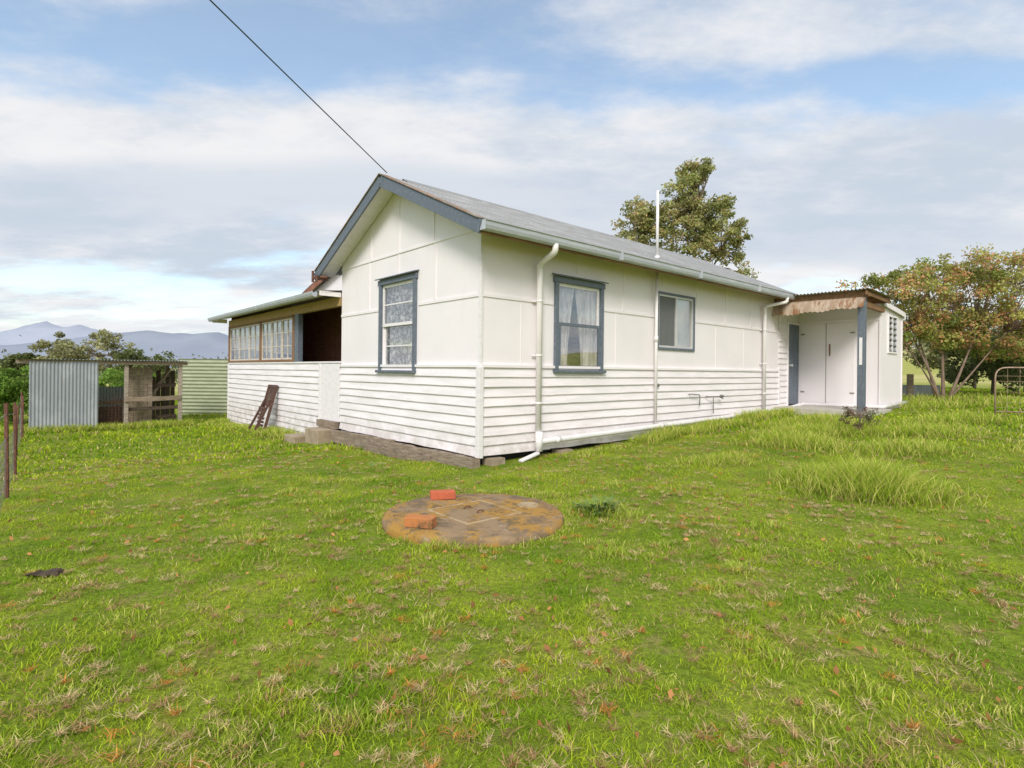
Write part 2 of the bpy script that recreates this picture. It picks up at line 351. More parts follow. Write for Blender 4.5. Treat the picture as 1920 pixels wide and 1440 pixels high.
def boards(b,W,z0,z1,n,seed=1,ragged=0,x0=0):
    r=random.Random(seed); hgt=(z1-z0)/n
    for i in range(n):
        za=z0+i*hgt; zb=za+hgt; cuts=[x0]; 
        x=x0+r.uniform(.8,3.2)
        while x<x0+W-.5: cuts.append(x); x+=r.uniform(1.6,3.6)
        cuts.append(x0+W)
        for k in range(len(cuts)-1):
            a=cuts[k]+(.0012 if k else 0); c=cuts[k+1]-(.0012 if k<len(cuts)-2 else 0)
            o=r.uniform(-.002,.005); dz=r.uniform(-.004,.004)
            ns=max(1,int((c-a)/.4)); 
            pts=[a+(c-a)*q/ns for q in range(ns+1)]
            wob=[r.uniform(-.003,.003)-(ragged*r.uniform(0,.02) if i==0 else 0) for _ in pts]
            vs=[];fs=[]
            for q,xx in enumerate(pts):
                zl=za+dz+wob[q]
                vs+= [(xx,-.005,zb+.014),(xx,-.033-o,zl+.006),(xx,-.033-o,zl),(xx,-.002,zl+.001)]
            for q in range(ns):
                for e in range(3): fs.append((q*4+e,q*4+e+1,(q+1)*4+e+1,(q+1)*4+e))
            fs+=[(0,1,2,3),tuple(ns*4+e for e in (3,2,1,0))]
            b.add(vs,fs,0)
ZB,ZT,ZM,ZE=.123,1.344,2.325,3.33
b=MB(); b.M=Matrix.Translation((0,4.41,0))@MG
hg=(4.41-2.75,4.41-1.70,1.30,2.74)
gridwall(b,4.41,ZT,ZE-.02,[hg])
b.add([(0,0,ZE-.02),(4.41,0,ZE-.02),(4.41,0,roofz(0)-.02),(2.205,0,RZ-.02),(0,0,roofz(4.41)-.02)],[(0,1,2,3,4)],0)
def batten_h(b,x0,x1,z,w=.045,t=.014): b.box(x0,x1,-t,.001,z-w/2,z+w/2,0)
def batten_v(b,x,z0,z1,w=.04,t=.012): b.box(x-w/2,x+w/2,-t,.001,z0,z1,0)
batten_h(b,.0,hg[0]-.12,ZM); batten_h(b,hg[1]+.12,4.41,ZM)
batten_h(b,.0,4.41,ZE-.10,.03)
for x,z0,z1 in ((2.205,ZE-.08,RZ-.12),(1.16,ZM+.03,ZE-.12),(1.22,ZE-.08,RZ-.55),(3.3,ZM+.03,ZE-.12),(2.2,2.86,ZE-.12),(3.25,ZE-.08,RZ-.62)): batten_v(b,x,z0,z1,.03)
b.box(-.01,4.43,-.038,.002,ZT-.012,ZT+.028,0)
b.obj("fibro_gable_wall",[M_fib],house)
b=MB(); b.M=Matrix.Translation((0,4.41,0))@MG
boards(b,4.41,ZB,ZT-.014,9,3,ragged=1); b.obj("weatherboard_gable_wall",[M_wb],house)
b=MB(); W1=(1.50,2.50,1.33,2.66); W2=(4.20,5.42,1.76,2.76)
gridwall(b,9.42,ZT,roofz(0)-.02,[W1,W2])
for a,c in ((0,1.40),(2.60,4.12),(5.5,9.42)): batten_h(b,a,c,ZM)
for x in (1.95,3.15,4.35,5.55,6.75,7.95,9.15): batten_v(b,x,ZM+.03 if x not in (1.95,4.35) else 2.86,roofz(0)-.03,.03)
for x in (.75,2.95,6.35,7.6,8.8): batten_v(b,x,ZT+.03,ZM-.025,.022,.006)
b.box(0,9.42,-.038,.002,ZT-.012,ZT+.028,0)
b.obj("fibro_side_wall",[M_fib],house)
b=MB(); boards(b,9.40,ZB,ZT-.014,9,8,ragged=1,x0=.0); boards(b,.53,ZB,2.66,18,9,x0=9.42)
b.box(9.42,9.95,-.02,.0,2.66,roofz(0)-.02,0); b.obj("weatherboard_side_wall",[M_wb],house)
b=MB(); b.box(-.048,.03,-.048,.03,ZB-.03,ZT-.014,0); b.box(-.018,.028,-.018,.028,ZT-.014,roofz(0)-.03,0); b.obj("corner_trim",[M_trimw],house,bevel=.004)
b=MB(); b.box(9.40,9.44,-.05,0.0,ZB,ZT+.03); b.obj("corner_trim",[M_trimw],house,bevel=.004)
b=MB(); b.box(9.905,9.955,-.05,0,.4,2.66); b.obj("corner_trim",[M_trimw],house,bevel=.004)
b=MB(); b.box(0.02,9.8,4.35,4.41,0,roofz(4.41)-.03,0)
b.add([(9.8,0,0),(9.8,4.41,0),(9.8,4.41,roofz(4.41)-.03),(9.8,2.205,RZ-.03),(9.8,0,roofz(0)-.03)],[(0,1,2,3,4)],0)
b.obj("rear_wall",[M_fib],house)
b=MB(); b.box(.05,9.7,.1,4.3,.2,.26,0); b.box(1.0,1.05,.1,4.3,.26,3.2,0); b.box(1.05,9.7,1.5,1.55,.26,3.2,0); b.obj("interior_partition",[M_timg],house)
b=MB()
b.box(.10,9.7,.12,4.2,-.6,.10,0); b.obj("underfloor_shade_block",[M_dark],house)  # black block filling the gap as painted underfloor shade
def rough_beam(p0,p1,w,h,seed,n=14,j=.012):
    r=random.Random(seed); p0=Vector(p0);p1=Vector(p1); d=(p1-p0).normalized(); a=d.cross(Vector((0,0,1))).normalized(); vs=[];fs=[]
    for i in range(n+1):
        p=p0.lerp(p1,i/n)
        for s1,s2 in ((-1,-1),(1,-1),(1,1),(-1,1)):
            vs.append(p+a*(s1*w/2+r.uniform(-j,j))+Vector((0,0,s2*h/2+r.uniform(-j,j))))
    for i in range(n):
        for k in range(4): fs.append((i*4+k,i*4+(k+1)%4,i*4+4+(k+1)%4,i*4+4+k))
    fs+=[(3,2,1,0),tuple(n*4+k for k in range(4))]
    return vs,fs
for p0,p1,w_,h_,sd_ in (((-.10,-.06,.01),(-.13,2.35,-.01),.14,.19,1),((-.09,2.2,.0),(-.12,4.5,-.02),.10,.24,2),((-.21,.9,-.05),(-.22,2.9,-.08),.07,.12,5)):
    b=MB(); vs,fs=rough_beam(p0,p1,w_,h_,sd_); b.add(vs,fs); b.obj("foundation_timber",[M_timg],house)
for x in (.12,1.5,2.9,4.4): 
    b=MB(); vs,fs=rough_beam((x,-.02,-.0),(x+.24,-.02,.0),.22,.16,int(x*10),2,.006); b.add(vs,fs); b.obj("foundation_stump",[M_conc],house)
# ---- roof
XO=-.357; XE=9.85; YO=-.42
b=MB(); v=Vector((0,1,SL)).normalized(); Lr=math.hypot(RS-YO,(RS-YO)*SL)
b.corr((XO+.02,YO,roofz(YO)+.02),(1,0,0),XE-XO,v,Lr,amp=.016,nv=3,jit=.06)
v2=Vector((0,-1,SL)); Lr2=math.hypot(4.84-RS,(4.84-RS)*SL)
b.corr((XE,4.84,roofz(4.84)+.02),(-1,0,0),XE-XO,v2,Lr2,amp=.016,nv=3,jit=.03)
roof=b.obj("roof",[M_gal],house,smooth=True)
b=MB()
b.extr([(RS-.16,RZ-.045),(RS-.155,RZ-.03),(RS-.03,RZ+.035),(RS,RZ+.06),(RS+.03,RZ+.035),(RS+.155,RZ-.03),(RS+.16,RZ-.045)],.05,XE,0,closed=False)
b.obj("ridge_cap",[M_gal],roof,smooth=True)
b=MB()
for s0,s1 in ((YO,RS),(4.84,RS)):
    p0=Vector((XO+.05,s0,roofz(s0)+.036)); p1=Vector((XO+.05,s1,roofz(s1)+.040)); b.beam(p0,p1,.17,.014,mi=0)
b.obj("barge_capping",[M_rust],roof)
b=MB()
for s0,s1 in ((YO-.02,RS),(4.86,RS)):
    p0=Vector((XO,s0,roofz(s0)-.075)); p1=Vector((XO,s1,roofz(s1)-.075)); b.beam(p0,p1,.03,.17,mi=0)
b.obj("barge_board",[M_blue],roof,bevel=.003)
b=MB()
for s0,s1 in ((YO+.03,RS),(4.80,RS)):
    p0=Vector(((XO+.015)/2,s0,roofz(s0)-.06)); p1=Vector(((XO+.015)/2,s1,roofz(s1)-.06)); b.beam(p0,p1,abs(XO)-.03,.016,mi=0)
b.obj("gable_soffit",[M_trimw],roof)
b=MB()
b.box(XO+.03,XE-.05,YO+.0,YO+.025,roofz(YO)-.15,roofz(YO)-.01)
b.add([(0,YO+.03,roofz(YO)-.02),(XE-.05,YO+.03,roofz(YO)-.02),(XE-.05,0,roofz(0)-.02),(0,0,roofz(0)-.02)],[(0,1,2,3)])
x=.2
while x<XE-.1: b.beam((x,YO+.03,roofz(YO)-.07),(x,.0,roofz(0)-.07),.045,.09); x+=.6
b.box(0,XE-.05,-.03,-.012,roofz(0)-.16,roofz(0)-.06)
b.obj("eave_timber",[M_tim],roof)
b=MB(); y0=YO; z0=roofz(YO)-.005
b.extr([(y0-.002,z0-.01),(y0-.002,z0-.115),(y0-.055,z0-.12),(y0-.09,z0-.10),(y0-.105,z0-.06),(y0-.11,z0-.012),(y0-.125,z0),(y0-.125,z0+.006),(y0-.098,z0+.004),(y0-.09,z0-.05),(y0-.07,z0-.09),(y0-.012,z0-.10),(y0-.012,z0-.01)],XO-.0,XE-.08)
b.box(XO-.004,XO,y0-.12,y0,z0-.12,z0+.004)
for x in (2.4,4.8,7.2): b.box(x-.025,x+.025,y0-.13,y0-.001,z0-.123,z0+.009)
b.obj("gutter",[M_gut],roof)
def bend(pts,rr=.08,n=5):
    pts=[Vector(p) for p in pts]; out=[pts[0]]
    for i in range(1,len(pts)-1):
        a=(pts[i-1]-pts[i]);c=(pts[i+1]-pts[i]); ra=min(rr,a.length*.45,c.length*.45)
        A=pts[i]+a.normalized()*ra; C=pts[i]+c.normalized()*ra
        for k in range(n+1):
            t=k/n; out.append(A*(1-t)**2+pts[i]*2*t*(1-t)+C*t*t)
    out.append(pts[-1]); return out
zg=roofz(YO)-.12
def downpipe(x,xo,zb,r=.05):
    b=MB(); b.tube(bend([(xo,y0-.06,zg+.02),(xo,y0-.06,zg-.09),(x,-.10,zg-.19),(x,-.10,zb)],.08),r,14)
    b.tube([(x,-.10,zg-.27),(x,-.10,zg-.20)],r+.005,14)
    for z in (2.3,1.5,.8): b.tube([(x,-.10,z),(x,-.10,z+.03)],r+.004,14); b.box(x-.08,x+.08,-.035,-.028,z,z+.03)
    return b.obj("downpipe",[M_cream],house,smooth=True)
downpipe(1.02,.95,.30,.045); downpipe(8.45,8.75,.42,.038)
b=MB(); b.tube([(4.02,-.09,.25),(4.02,-.09,3.32)],.028,12); b.tube([(4.02,-.09,1.85),(4.02,-.09,1.95)],.036,12); b.obj("vent_pipe",[M_cream],house,smooth=True)
b=MB(); b.tube([(4.02,-.09,3.30),(4.02,-.09,4.62)],.027,12); b.tube([(4.02,-.09,3.36),(4.02,-.09,3.42)],.05,12);b.obj("roof_vent_pipe",[M_pvc],house,smooth=True)
b=MB(); b.tube(bend([(1.02,-.10,.36),(1.02,-.12,.25),(1.12,-.13,.25),(9.5,-.13,.40),(10.58,-.16,.50),(10.58,-1.95,.52),(12.55,-1.96,.57)],.07),.045,14)
for x in (1.35,4.1,6.8): 
    z=.25+(x-1.12)/8.4*.15; b.tube([(x,-.13,z),(x+.09,-.13,z+.001)],.053,14)
b.tube([(1.02,-.12,.11),(1.02,-.12,.40)],.056,14)
b.obj("waste_pipe",[M_pvc],house,smooth=True)
b=MB(); b.beam((.98,-.14,.09),(.58,-.20,.02),.08,.035); b.obj("drain_trough",[M_pvc],house,bevel=.01)
b=MB(); b.tube(bend([(5.25,-.03,.86),(5.25,-.10,.86),(5.55,-.10,.84),(5.55,-.10,.62)],.03),.010,8); b.obj("garden_tap",[M_fwire],house,smooth=True)
b=MB(); b.tube(bend([(5.9,-.03,.80),(5.9,-.12,.80),(6.3,-.12,.79),(6.42,-.14,.74)],.03),.010,8); b.tube([(6.05,-.12,.80),(6.05,-.12,.45)],.010,8); b.tube([(6.38,-.10,.80),(6.38,-.16,.80)],.03,8); b.obj("garden_tap",[M_fwire],house,smooth=True)
b=MB(); b.tube([(4.15,-.03,1.05),(4.15,-.07,1.05)],.03,8); b.obj("pipe_outlet",[M_fwire],house,smooth=True)
# ---- windows
def window(loc,rot,W,H,style,label):
    b=MB(); c=.075
    if style=='slider':
        c=.045; b.box(-c,W+c,-.03,.005,-c,0);b.box(-c,W+c,-.03,.005,H,H+c);b.box(-c,0,-.03,.005,0,H);b.box(W,W+c,-.03,.005,0,H)
        fr=b.obj("window",[M_blue],house,bevel=.003,loc=loc,rot=rot,label=label)
        b=MB(); a=.035
        b.box(0,W,-.012,.05,0,a);b.box(0,W,-.012,.05,H-a,H);b.box(0,a,-.012,.05,a,H-a);b.box(W-a,W,-.012,.05,a,H-a);b.box(W/2-.03,W/2+.03,-.016,.05,a,H-a)
        b.obj("sash",[M_alu],fr,bevel=.002)
        b=MB(); b.box(a,W/2-.03,.01,.014,a,H-a); b.obj("insect_screen",[M_screen],fr)
        b=MB(); b.box(W/2+.03,W-a,.02,.024,a,H-a); b.obj("window_pane",[M_glass],fr)
        b=MB(); b.box(W/2,W,.09,.10,0,H); b.obj("blind",[M_blind],fr)
        return fr
    b.box(-c,0,-.045,.005,-.02,H+.0); b.box(W,W+c,-.045,.005,-.02,H+.0)
    b.box(-c-.025,W+c+.025,-.05,.005,H,H+.085)
    b.add([(-c-.05,-.10,H+.088),(W+c+.05,-.10,H+.088),(W+c+.05,.0,H+.115),(-c-.05,.0,H+.115),(-c-.05,-.10,H+.108),(W+c+.05,-.10,H+.108),(W+c+.05,.0,H+.135),(-c-.05,.0,H+.135)],[(0,3,2,1),(4,5,6,7),(0,1,5,4),(1,2,6,5),(2,3,7,6),(3,0,4,7)])
    fr=b.obj("window",[M_blue],house,bevel=.004,loc=loc,rot=rot,label=label)
    b=MB(); b.box(-c-.03,W+c+.03,-.085,.005,-.065,-.022); b.obj("sill",[M_blue],fr,bevel=.004)
    a=.05; hm=H*.52
    def sash(z0,z1,y,mat,bars):
        b=MB(); b.box(0,W,y,y+.03,z0,z0+a);b.box(0,W,y,y+.03,z1-a,z1);b.box(0,a,y,y+.03,z0+a,z1-a);b.box(W-a,W,y,y+.03,z0+a,z1-a)
        for zb in bars: b.box(a,W-a,y+.004,y+.026,zb-.011,zb+.011)
        b.obj("sash",[mat],fr,bevel=.002)
        b=MB(); b.box(a,W-a,y+.012,y+.016,z0+a,z1-a); b.obj("window_pane",[M_glass],fr)
    if style=='lace':
        sash(hm-a/2,H,-.002,M_trimw,[hm+(H-hm)*.5]); sash(0,hm+a/2,.034,M_trimw,[hm*.52]); cm=M_lace
    else:
        sash(hm-a/2,H,-.002,M_trimw,[]); sash(0,hm+a/2,-.034,M_blue,[]); cm=M_sheer
    for part in ((0,W*.49),(W*.51,W)):
        b=MB(); n=60; vs=[];fs=[]; r=random.Random(int(part[0]*10)+3); ph=r.random()*6; left=part[0]==0; nz=8
        for i in range(n+1):
            f=i/n
            for j in range(nz+1):
                z=H*j/nz; gap=0 if style=='lace' else .17*W*(1-(j/nz)**1.6)
                if left: xx=(part[1]-gap)*f
                else: xx=(part[0]+gap)+(part[1]-part[0]-gap)*f
                vs.append((xx,.092+.022*math.sin(i*.95+ph)+.008*math.sin(i*2.3),z))
        for i in range(n):
            for j in range(nz): k=i*(nz+1)+j; fs.append((k,k+nz+1,k+nz+2,k+1))
        b.add(vs,fs); b.obj("curtain",[cm],fr,smooth=True)
    return fr
window((0,2.75,1.30),(0,0,rad(-90)),1.05,1.44,'lace',"tall sash window with white bars and lace curtain")
window((1.50,0,1.33),(0,0,0),1.0,1.33,'sheer',"blue-grey double-hung window with sheer curtains")
window((4.20,0,1.76),(0,0,0),1.22,1.0,'slider',"aluminium sliding window with insect screen")
# ---- veranda
VE=12.37
b=MB(); b.M=Matrix.Translation((0,VE,0))@MG
LV=VE-5.42
boards(b,LV,-.40,1.39,13,21,ragged=.3); b.box(0,LV,0,.05,-.6,1.36,0)
b.obj("veranda_wall",[M_wb],house)
b=MB(); b.box(-.02,.03,4.44,5.40,.24,1.40); b.box(-.03,-.02,4.46,4.50,.26,1.38); b.box(-.035,-.02,5.37,5.44,.2,1.40); b.box(-.035,.02,4.42,VE,1.405,1.44)
b.box(-.035,.05,VE-.01,VE+.045,-.4,1.4)
b.obj("door",[M_trimw],house,bevel=.003,label="low white flat veranda door panel")
b=MB(); b.box(-.09,.0,4.5,5.4,.10,.235); b.obj("door_threshold",[M_timg],house)
b=MB(); b.box(-.02,.08,4.45,VE+.03,2.53,2.72); b.obj("veranda_beam",[M_ybeam],house,bevel=.004)
b=MB(); b.box(-.03,.08,6.64,6.86,1.44,2.53); b.obj("veranda_post",[M_blue],house,bevel=.004)
b=MB()
for s in (6.95,9.34,VE-.05): b.box(-.03,.07,s-.07,s+.07,1.44,2.53)
b.box(-.04,.07,6.87,VE,1.442,1.50); b.box(-.03,.07,6.87,VE,2.47,2.529)
b.obj("veranda_window_frame",[M_tim],house,bevel=.003)
M_glassv=mk_glass("veranda_glass",.14)
def vsash(s0,s1,ncol=2):
    b=MB(); b.M=Matrix.Translation((0,s1,0))@MG; W=s1-s0; z0,z1=1.50,2.47; a=.04
    b.box(0,W,-.012,.03,z0,z0+a);b.box(0,W,-.012,.03,z1-a,z1);b.box(0,a,-.012,.03,z0+a,z1-a);b.box(W-a,W,-.012,.03,z0+a,z1-a)
    for k in range(1,ncol): b.box(W*k/ncol-.011,W*k/ncol+.011,-.008,.026,z0+a,z1-a)
    for k in (1,2): z=z0+(z1-z0)*k/3; b.box(a,W-a,-.006,.024,z-.010,z+.010)
    o=b.obj("veranda_window",[M_vsash],house,label="small paned cream veranda sash")
    b=MB(); b.M=Matrix.Translation((0,s1,0))@MG; b.box(a,W-a,.006,.010,z0+a,z1-a); b.obj("window_pane",[M_glassv],o)
    return o
for s0,s1 in ((7.02,7.75),(7.78,8.5),(8.53,9.26),(9.42,10.35),(10.37,11.3),(11.32,12.24)): vsash(s0,s1)
for a_,c_ in ((9.35,12.3),(8.55,9.3)):
    b=MB(); b.box(.16,.17,a_,c_,1.5,2.5); b.obj("blind",[M_blind],house)
b=MB(); b.box(1.6,1.65,4.42,VE,.2,2.95); b.box(.05,1.6,VE-.03,VE+.02,-.4,2.9); b.box(.05,1.6,4.42,VE,.15,.22); b.box(.06,1.6,4.415,4.44,.2,2.9)
for k in range(24): b.box(1.585,1.598,4.5+k*.32,4.52+k*.32,.23,2.8)
b.obj("veranda_interior_wall",[M_timd],house)
b=MB(); vz=(3.05-2.77)/(2.5+.42); vd=Vector((1,0,vz)).normalized()
b.corr((-.42,12.72,2.79),(0,-1,0),12.72-4.43,vd,2.95,amp=.009,nv=1)
vr=b.obj("veranda_roof",[M_gal],house,smooth=True)
b=MB(); b.M=Matrix.Translation((0,VE,0))@MG
b.extr([(-.42,2.78),(-.42,2.69),(-.47,2.68),(-.50,2.70),(-.52,2.74),(-.53,2.785),(-.51,2.79),(-.50,2.74),(-.44,2.70),(-.43,2.78)],-.38,VE-4.60)
b.obj("veranda_gutter",[M_gut],vr)
b=MB(); b.add([(-.41,4.43,2.765),(-.41,12.70,2.765),(0,12.70,2.80),(0,4.43,2.80)],[(0,1,2,3)]); b.box(-.43,0,4.44,4.47,2.70,2.79); b.box(-.41,.0,12.66,12.70,2.66,2.78); b.obj("veranda_soffit",[M_trimw],vr)
b=MB(); wx=2.55
b.add([(wx,5.0,3.0),(wx,12.6,3.0),(wx,12.6,3.76),(wx,9.2,4.62),(wx,5.0,3.6)],[(0,1,2,3,4)]); b.box(wx,wx+.05,VE-.02,VE+.0,-.4,3.7)
b.box(wx,9.0,VE-.04,VE,-.4,3.72)
b.obj("wing_wall",[M_fib],house)
b=MB(); b.beam((wx-.2,12.95,3.68),(wx-.2,9.2,4.64),.03,.20); b.beam((wx-.2,4.9,3.56),(wx-.2,9.2,4.64),.03,.20); b.obj("wing_barge",[M_barge],house)
b=MB(); b.add([(wx-.22,13,3.78),(wx-.22,9.2,4.76),(wx-.22,4.9,3.66),(9,13,3.78),(9,9.2,4.76),(9,4.9,3.66)],[(0,1,4,3),(1,2,5,4)]); b.obj("wing_roof",[M_gal],house)
b=MB(); b.box(XO-.06,XO-.02,4.66,4.86,3.05,3.10); b.tube([(XO-.05,4.86,3.0),(XO-.05,4.86,3.22)],.025,8); b.tube([(XO-.05,4.66,2.98),(XO-.05,4.66,3.12)],.02,8); b.box(XO-.02,XO+.2,4.70,4.80,3.04,3.09); b.obj("eave_bracket",[M_rustiron],house)
# ---- annex / porch
b=MB(); b.M=Matrix.Translation((10.69,0,0))@MG
b.add([(0,0,.45),(1.86,0,.45),(1.86,0,3.02),(0,0,3.10)],[(0,1,2,3)])
b.box(0,1.86,-.03,0,.45,.5); b.box(0,1.86,-.02,0,2.60,2.66)
b.M=Matrix.Translation((10.69,-1.86,0))
gridwall(b,1.82,.40,2.84,[(.60,1.30,1.86,2.72)],.06)
b.add([(0,0,2.84),(1.82,0,2.84),(1.82,0,2.86),(0,0,3.02)],[(0,1,2,3)])
b.box(-.03,.03,-.015,.02,.42,3.0); b.box(1.78,1.84,-.015,.02,.42,2.86); b.box(0,1.82,-.02,0,.38,.46)
b.M=Matrix.Identity(4); b.box(12.46,12.51,-1.85,2,.3,2.85); b.box(10.69,12.5,1.95,2.0,.3,3.0)
b.obj("annex_wall",[M_fib],house)
for j,(xa,xb) in enumerate(((.06,.66),(.68,1.32))):
    b=MB(); b.M=Matrix.Translation((10.69,0,0))@MG
    b.box(xa,xb,-.018,-.001,.53,2.58); o=b.obj("cupboard_door",[M_fib],house,bevel=.003)
    for z in (.8,2.3):
        b=MB(); b.M=Matrix.Translation((10.69,0,0))@MG
        b.box((xa if j==0 else xb-.10),(xa+.10 if j==0 else xb),-.026,-.017,z,z+.04); b.obj("hinge",[M_seam],o)
b=MB(); b.M=Matrix.Translation((10.69,0,0))@MG; b.box(.655,.685,-.0165,-.002,.53,2.58); b.obj("door_seam",[M_seam],house)  # dark strip drawn along the groove between the two doors
b=MB(); b.add([(10.55,-1.92,3.06),(12.55,-1.92,2.88),(12.55,2.1,2.95),(10.55,2.1,3.13),(10.55,-1.92,3.10),(12.55,-1.92,2.92),(12.55,2.1,2.99),(10.55,2.1,3.17)],[(0,3,2,1),(4,5,6,7),(0,1,5,4),(1,2,6,5),(2,3,7,6),(3,0,4,7)])
b.obj("annex_roof",[M_gal],house)
b=MB(); b.beam((10.70,-1.925,3.00),(12.50,-1.925,2.84),.03,.11); b.tube(bend([(12.50,-1.90,2.84),(12.56,-1.90,2.83),(12.56,-1.90,2.74)],.04),.03,10); b.obj("annex_fascia",[M_trimw],house,bevel=.01)
b=MB(); b.M=Matrix.Translation((11.29,-1.86,1.86))
b.box(-.045,0,-.03,.03,-.04,.90);b.box(.70,.745,-.03,.03,-.04,.90);b.box(0,.70,-.03,.03,.86,.90);b.box(0,.70,-.03,.03,-.04,0); b.box(.33,.37,-.02,.02,0,.86)
lw_=b.obj("louvre_window",[M_trimw],house)
b=MB(); b.M=Matrix.Translation((11.29,-1.86,1.86))
for k in range(6): z=.075+k*.142; b.add([(0,-.018,z-.058),(.7,-.018,z-.058),(.7,.03,z+.058),(0,.03,z+.058)],[(0,1,2,3)])
b.obj("louvre_blade",[M_louv],lw_)
b=MB(); b.box(9.96,10.66,-.02,.03,.50,2.56)
for z0_,z1_ in ((.62,1.25),(1.35,1.95),(2.05,2.46)): 
    for x0_ in (10.03,10.34): b.box(x0_,x0_+.25,-.027,-.019,z0_,z1_)
dr=b.obj("door",[M_blue],house,bevel=.004,label="blue-grey panelled porch door")
b=MB(); b.tube([(10.03,-.03,1.5),(10.03,-.09,1.5)],.02,10); b.tube([(10.03,-.09,1.5),(10.03,-.12,1.5)],.03,10); b.obj("handle",[M_alu],dr)
b=MB(); b.box(9.95,10.69,0,.03,2.56,3.3); b.box(9.94,9.97,-.04,0,.5,2.6); b.box(10.655,10.688,-.04,0,.5,2.6); b.box(9.971,10.654,-.04,0,2.565,2.61); b.obj("door_frame",[M_trimw],house)
b=MB(); b.box(9.15,10.7,-2.1,-.03,.2,.47); b.obj("porch_floor",[M_pale],house,bevel=.01)
b=MB()
b.corr((8.98,-2.12,3.15),(0,1,.0),2.14,Vector((1,0,-.03)),1.78,pitch=.076,amp=.016,nv=1)
pf=b.obj("porch_roof",[M_rust],house,smooth=True)
b=MB(); b.beam((9.16,0,3.07),(9.16,-2.05,3.05),.045,.11); b.beam((9.9,0,3.06),(9.9,-2.05,3.04),.045,.10); b.beam((10.5,0,3.05),(10.5,-2.05,3.02),.045,.10)
b.beam((9.02,-2.03,3.07),(10.72,-2.03,3.02),.04,.09); b.beam((9.1,-1.9,2.86),(10.70,-1.9,2.83),.09,.12); b.obj("porch_beam",[M_tim],pf,bevel=.004)
b=MB(); b.box(9.14,9.28,-1.97,-1.83,.42,3.0); b.obj("porch_post",[M_blue],house,bevel=.006)
b=MB(); b.box(9.13,9.139,-1.93,-1.87,1.5,2.1); b.obj("meter_strip",[M_pvc],house)
b=MB(); n=150; vs=[];fs=[]
for i in range(n+1):
    y=-.02-1.98*i/n; zt=3.06-.02*i/n; sc=abs(math.sin(math.pi*i/n*18)); zb=2.69+.09*i/n-.028*sc+ .015*math.sin(i*.13)
    bulge=-.02*math.sin(i*.09)*.3
    vs+=[(9.12+bulge*.2,y,zt-.05),(9.06+bulge,y,zt-.12),(9.01+bulge,y,zb+.08),(8.99+bulge,y,zb)]
for i in range(n):
    for j in range(3): k=i*4+j; fs.append((k,k+4,k+5,k+1))
b.add(vs,fs); b.obj("scalloped_awning",[M_awn],pf,smooth=True)
b=MB(); b.box(10.645,10.667,-.775,-.75,1.75,2.05); b.obj("cupboard_handle",[M_tim],house)
# ---- steps
for bx_ in (((-.42,-.10,4.50,5.15,-.25,.10),.015,"rough concrete block step below the veranda door"),((-.62,-.20,5.20,5.75,-.32,-.07),.02,"low weathered concrete slab step in the grass")):
    st=MB(); st.box(*bx_[0]); so1=st.obj("concrete_step",[M_conc],None,bevel=bx_[1]); so1.location=(CX,CY,0); so1.rotation_euler=(0,0,ANG); top(so1,bx_[2],"step","steps at the veranda door")
# ---- folded chair, leaning back against the boards with its legs a little apart
ch=empty("folding_chair",HW(-.42,7.75)+(g1(*HW(-.42,7.75)),),(0,0,ANG)); top(ch,"brown slatted timber folding chair leaning folded against white boards","chair")
def chp(u_,v_,o=0):
    ln=Vector((.34,.14,1.12)).normalized(); nn=Vector((-1,0,.32)).normalized()
    return Vector((0,1,0))*u_+ln*v_+nn*o
M_tim2=weather("dark_red_timber",(.085,.04,.028),(.14,.07,.045),6,(1,1,5),rough=.7)
b=MB()
for u_ in (0,.52): b.beam(chp(u_,0),chp(u_,1.22),.04,.06,(-1,0,.3))
b.beam(chp(.0,1.19),chp(.52,1.19),.07,.03,(-1,0,.3)); b.beam(chp(.0,.70),chp(.52,.70),.05,.025,(-1,0,.3))
b.obj("backrest_frame",[M_tim2],ch)
b=MB()
for k in range(5): b.beam(chp(.075+k*.093,.71),chp(.075+k*.093,1.18),.045,.014,(-1,0,.3))
b.obj("backrest",[M_tim2],ch)
b=MB()
for k in range(6): b.beam(chp(.04,.20+k*.082,.05+k*.012),chp(.48,.20+k*.082,.05+k*.012),.060,.018,(-1,0,.3))
b.obj("seat",[M_tim2],ch)
for u_ in (.045,.475):
    b=MB(); b.beam(chp(u_,.06,.20),chp(u_,.86,.02),.032,.05,(-1,0,.3)); b.obj("leg",[M_tim2],ch)
# ---- power line
b=MB(); pts=[]
A=Vector((HW(-.30,2.1)[0],HW(-.3,2.1)[1],4.46)); D=Vector((-1.02,-3.4,.53))
for i in range(21): t=i/20*3.0; pts.append(A+D*t+Vector((0,0,-.02*math.sin(min(1,t/3)*math.pi))))
b.tube(pts,.0075,6); o=b.obj("power_line",[M_wire]); top(o,"thin black overhead service cable running to the roof peak","power line")
# ---------------------------------------------------------------- slab and bricks
SX,SY=-.31,4.74; szz=g1(SX,SY)+.012
sc_=empty("septic_cover",(SX,SY,szz),(0,0,ANG)); top(sc_,"round lichen-stained concrete septic tank cover in the grass","tank cover")
b=MB(); n=72; prof=[(.70,-.12),(.755,-.10),(.775,.03),(.765,.055),(.745,.068),(.5,.070),(.25,.071)]
vs=[];fs=[]; r=random.Random(5)
for j,(pr_,pz) in enumerate(prof):
    for k in range(n):
        a=2*math.pi*k/n; q=pr_*(1+(.016*math.sin(3*a+j*.3)+.010*math.sin(7*a)+.008*r.uniform(-1,1) if j in (2,3,4) else 0))
        vs.append((q*math.cos(a),q*math.sin(a),pz+(r.uniform(-.005,.005) if 1<j<5 else r.uniform(-.002,.002))))
for j in range(len(prof)-1):
    for k in range(n): fs.append((j*n+k,j*n+(k+1)%n,(j+1)*n+(k+1)%n,(j+1)*n+k))
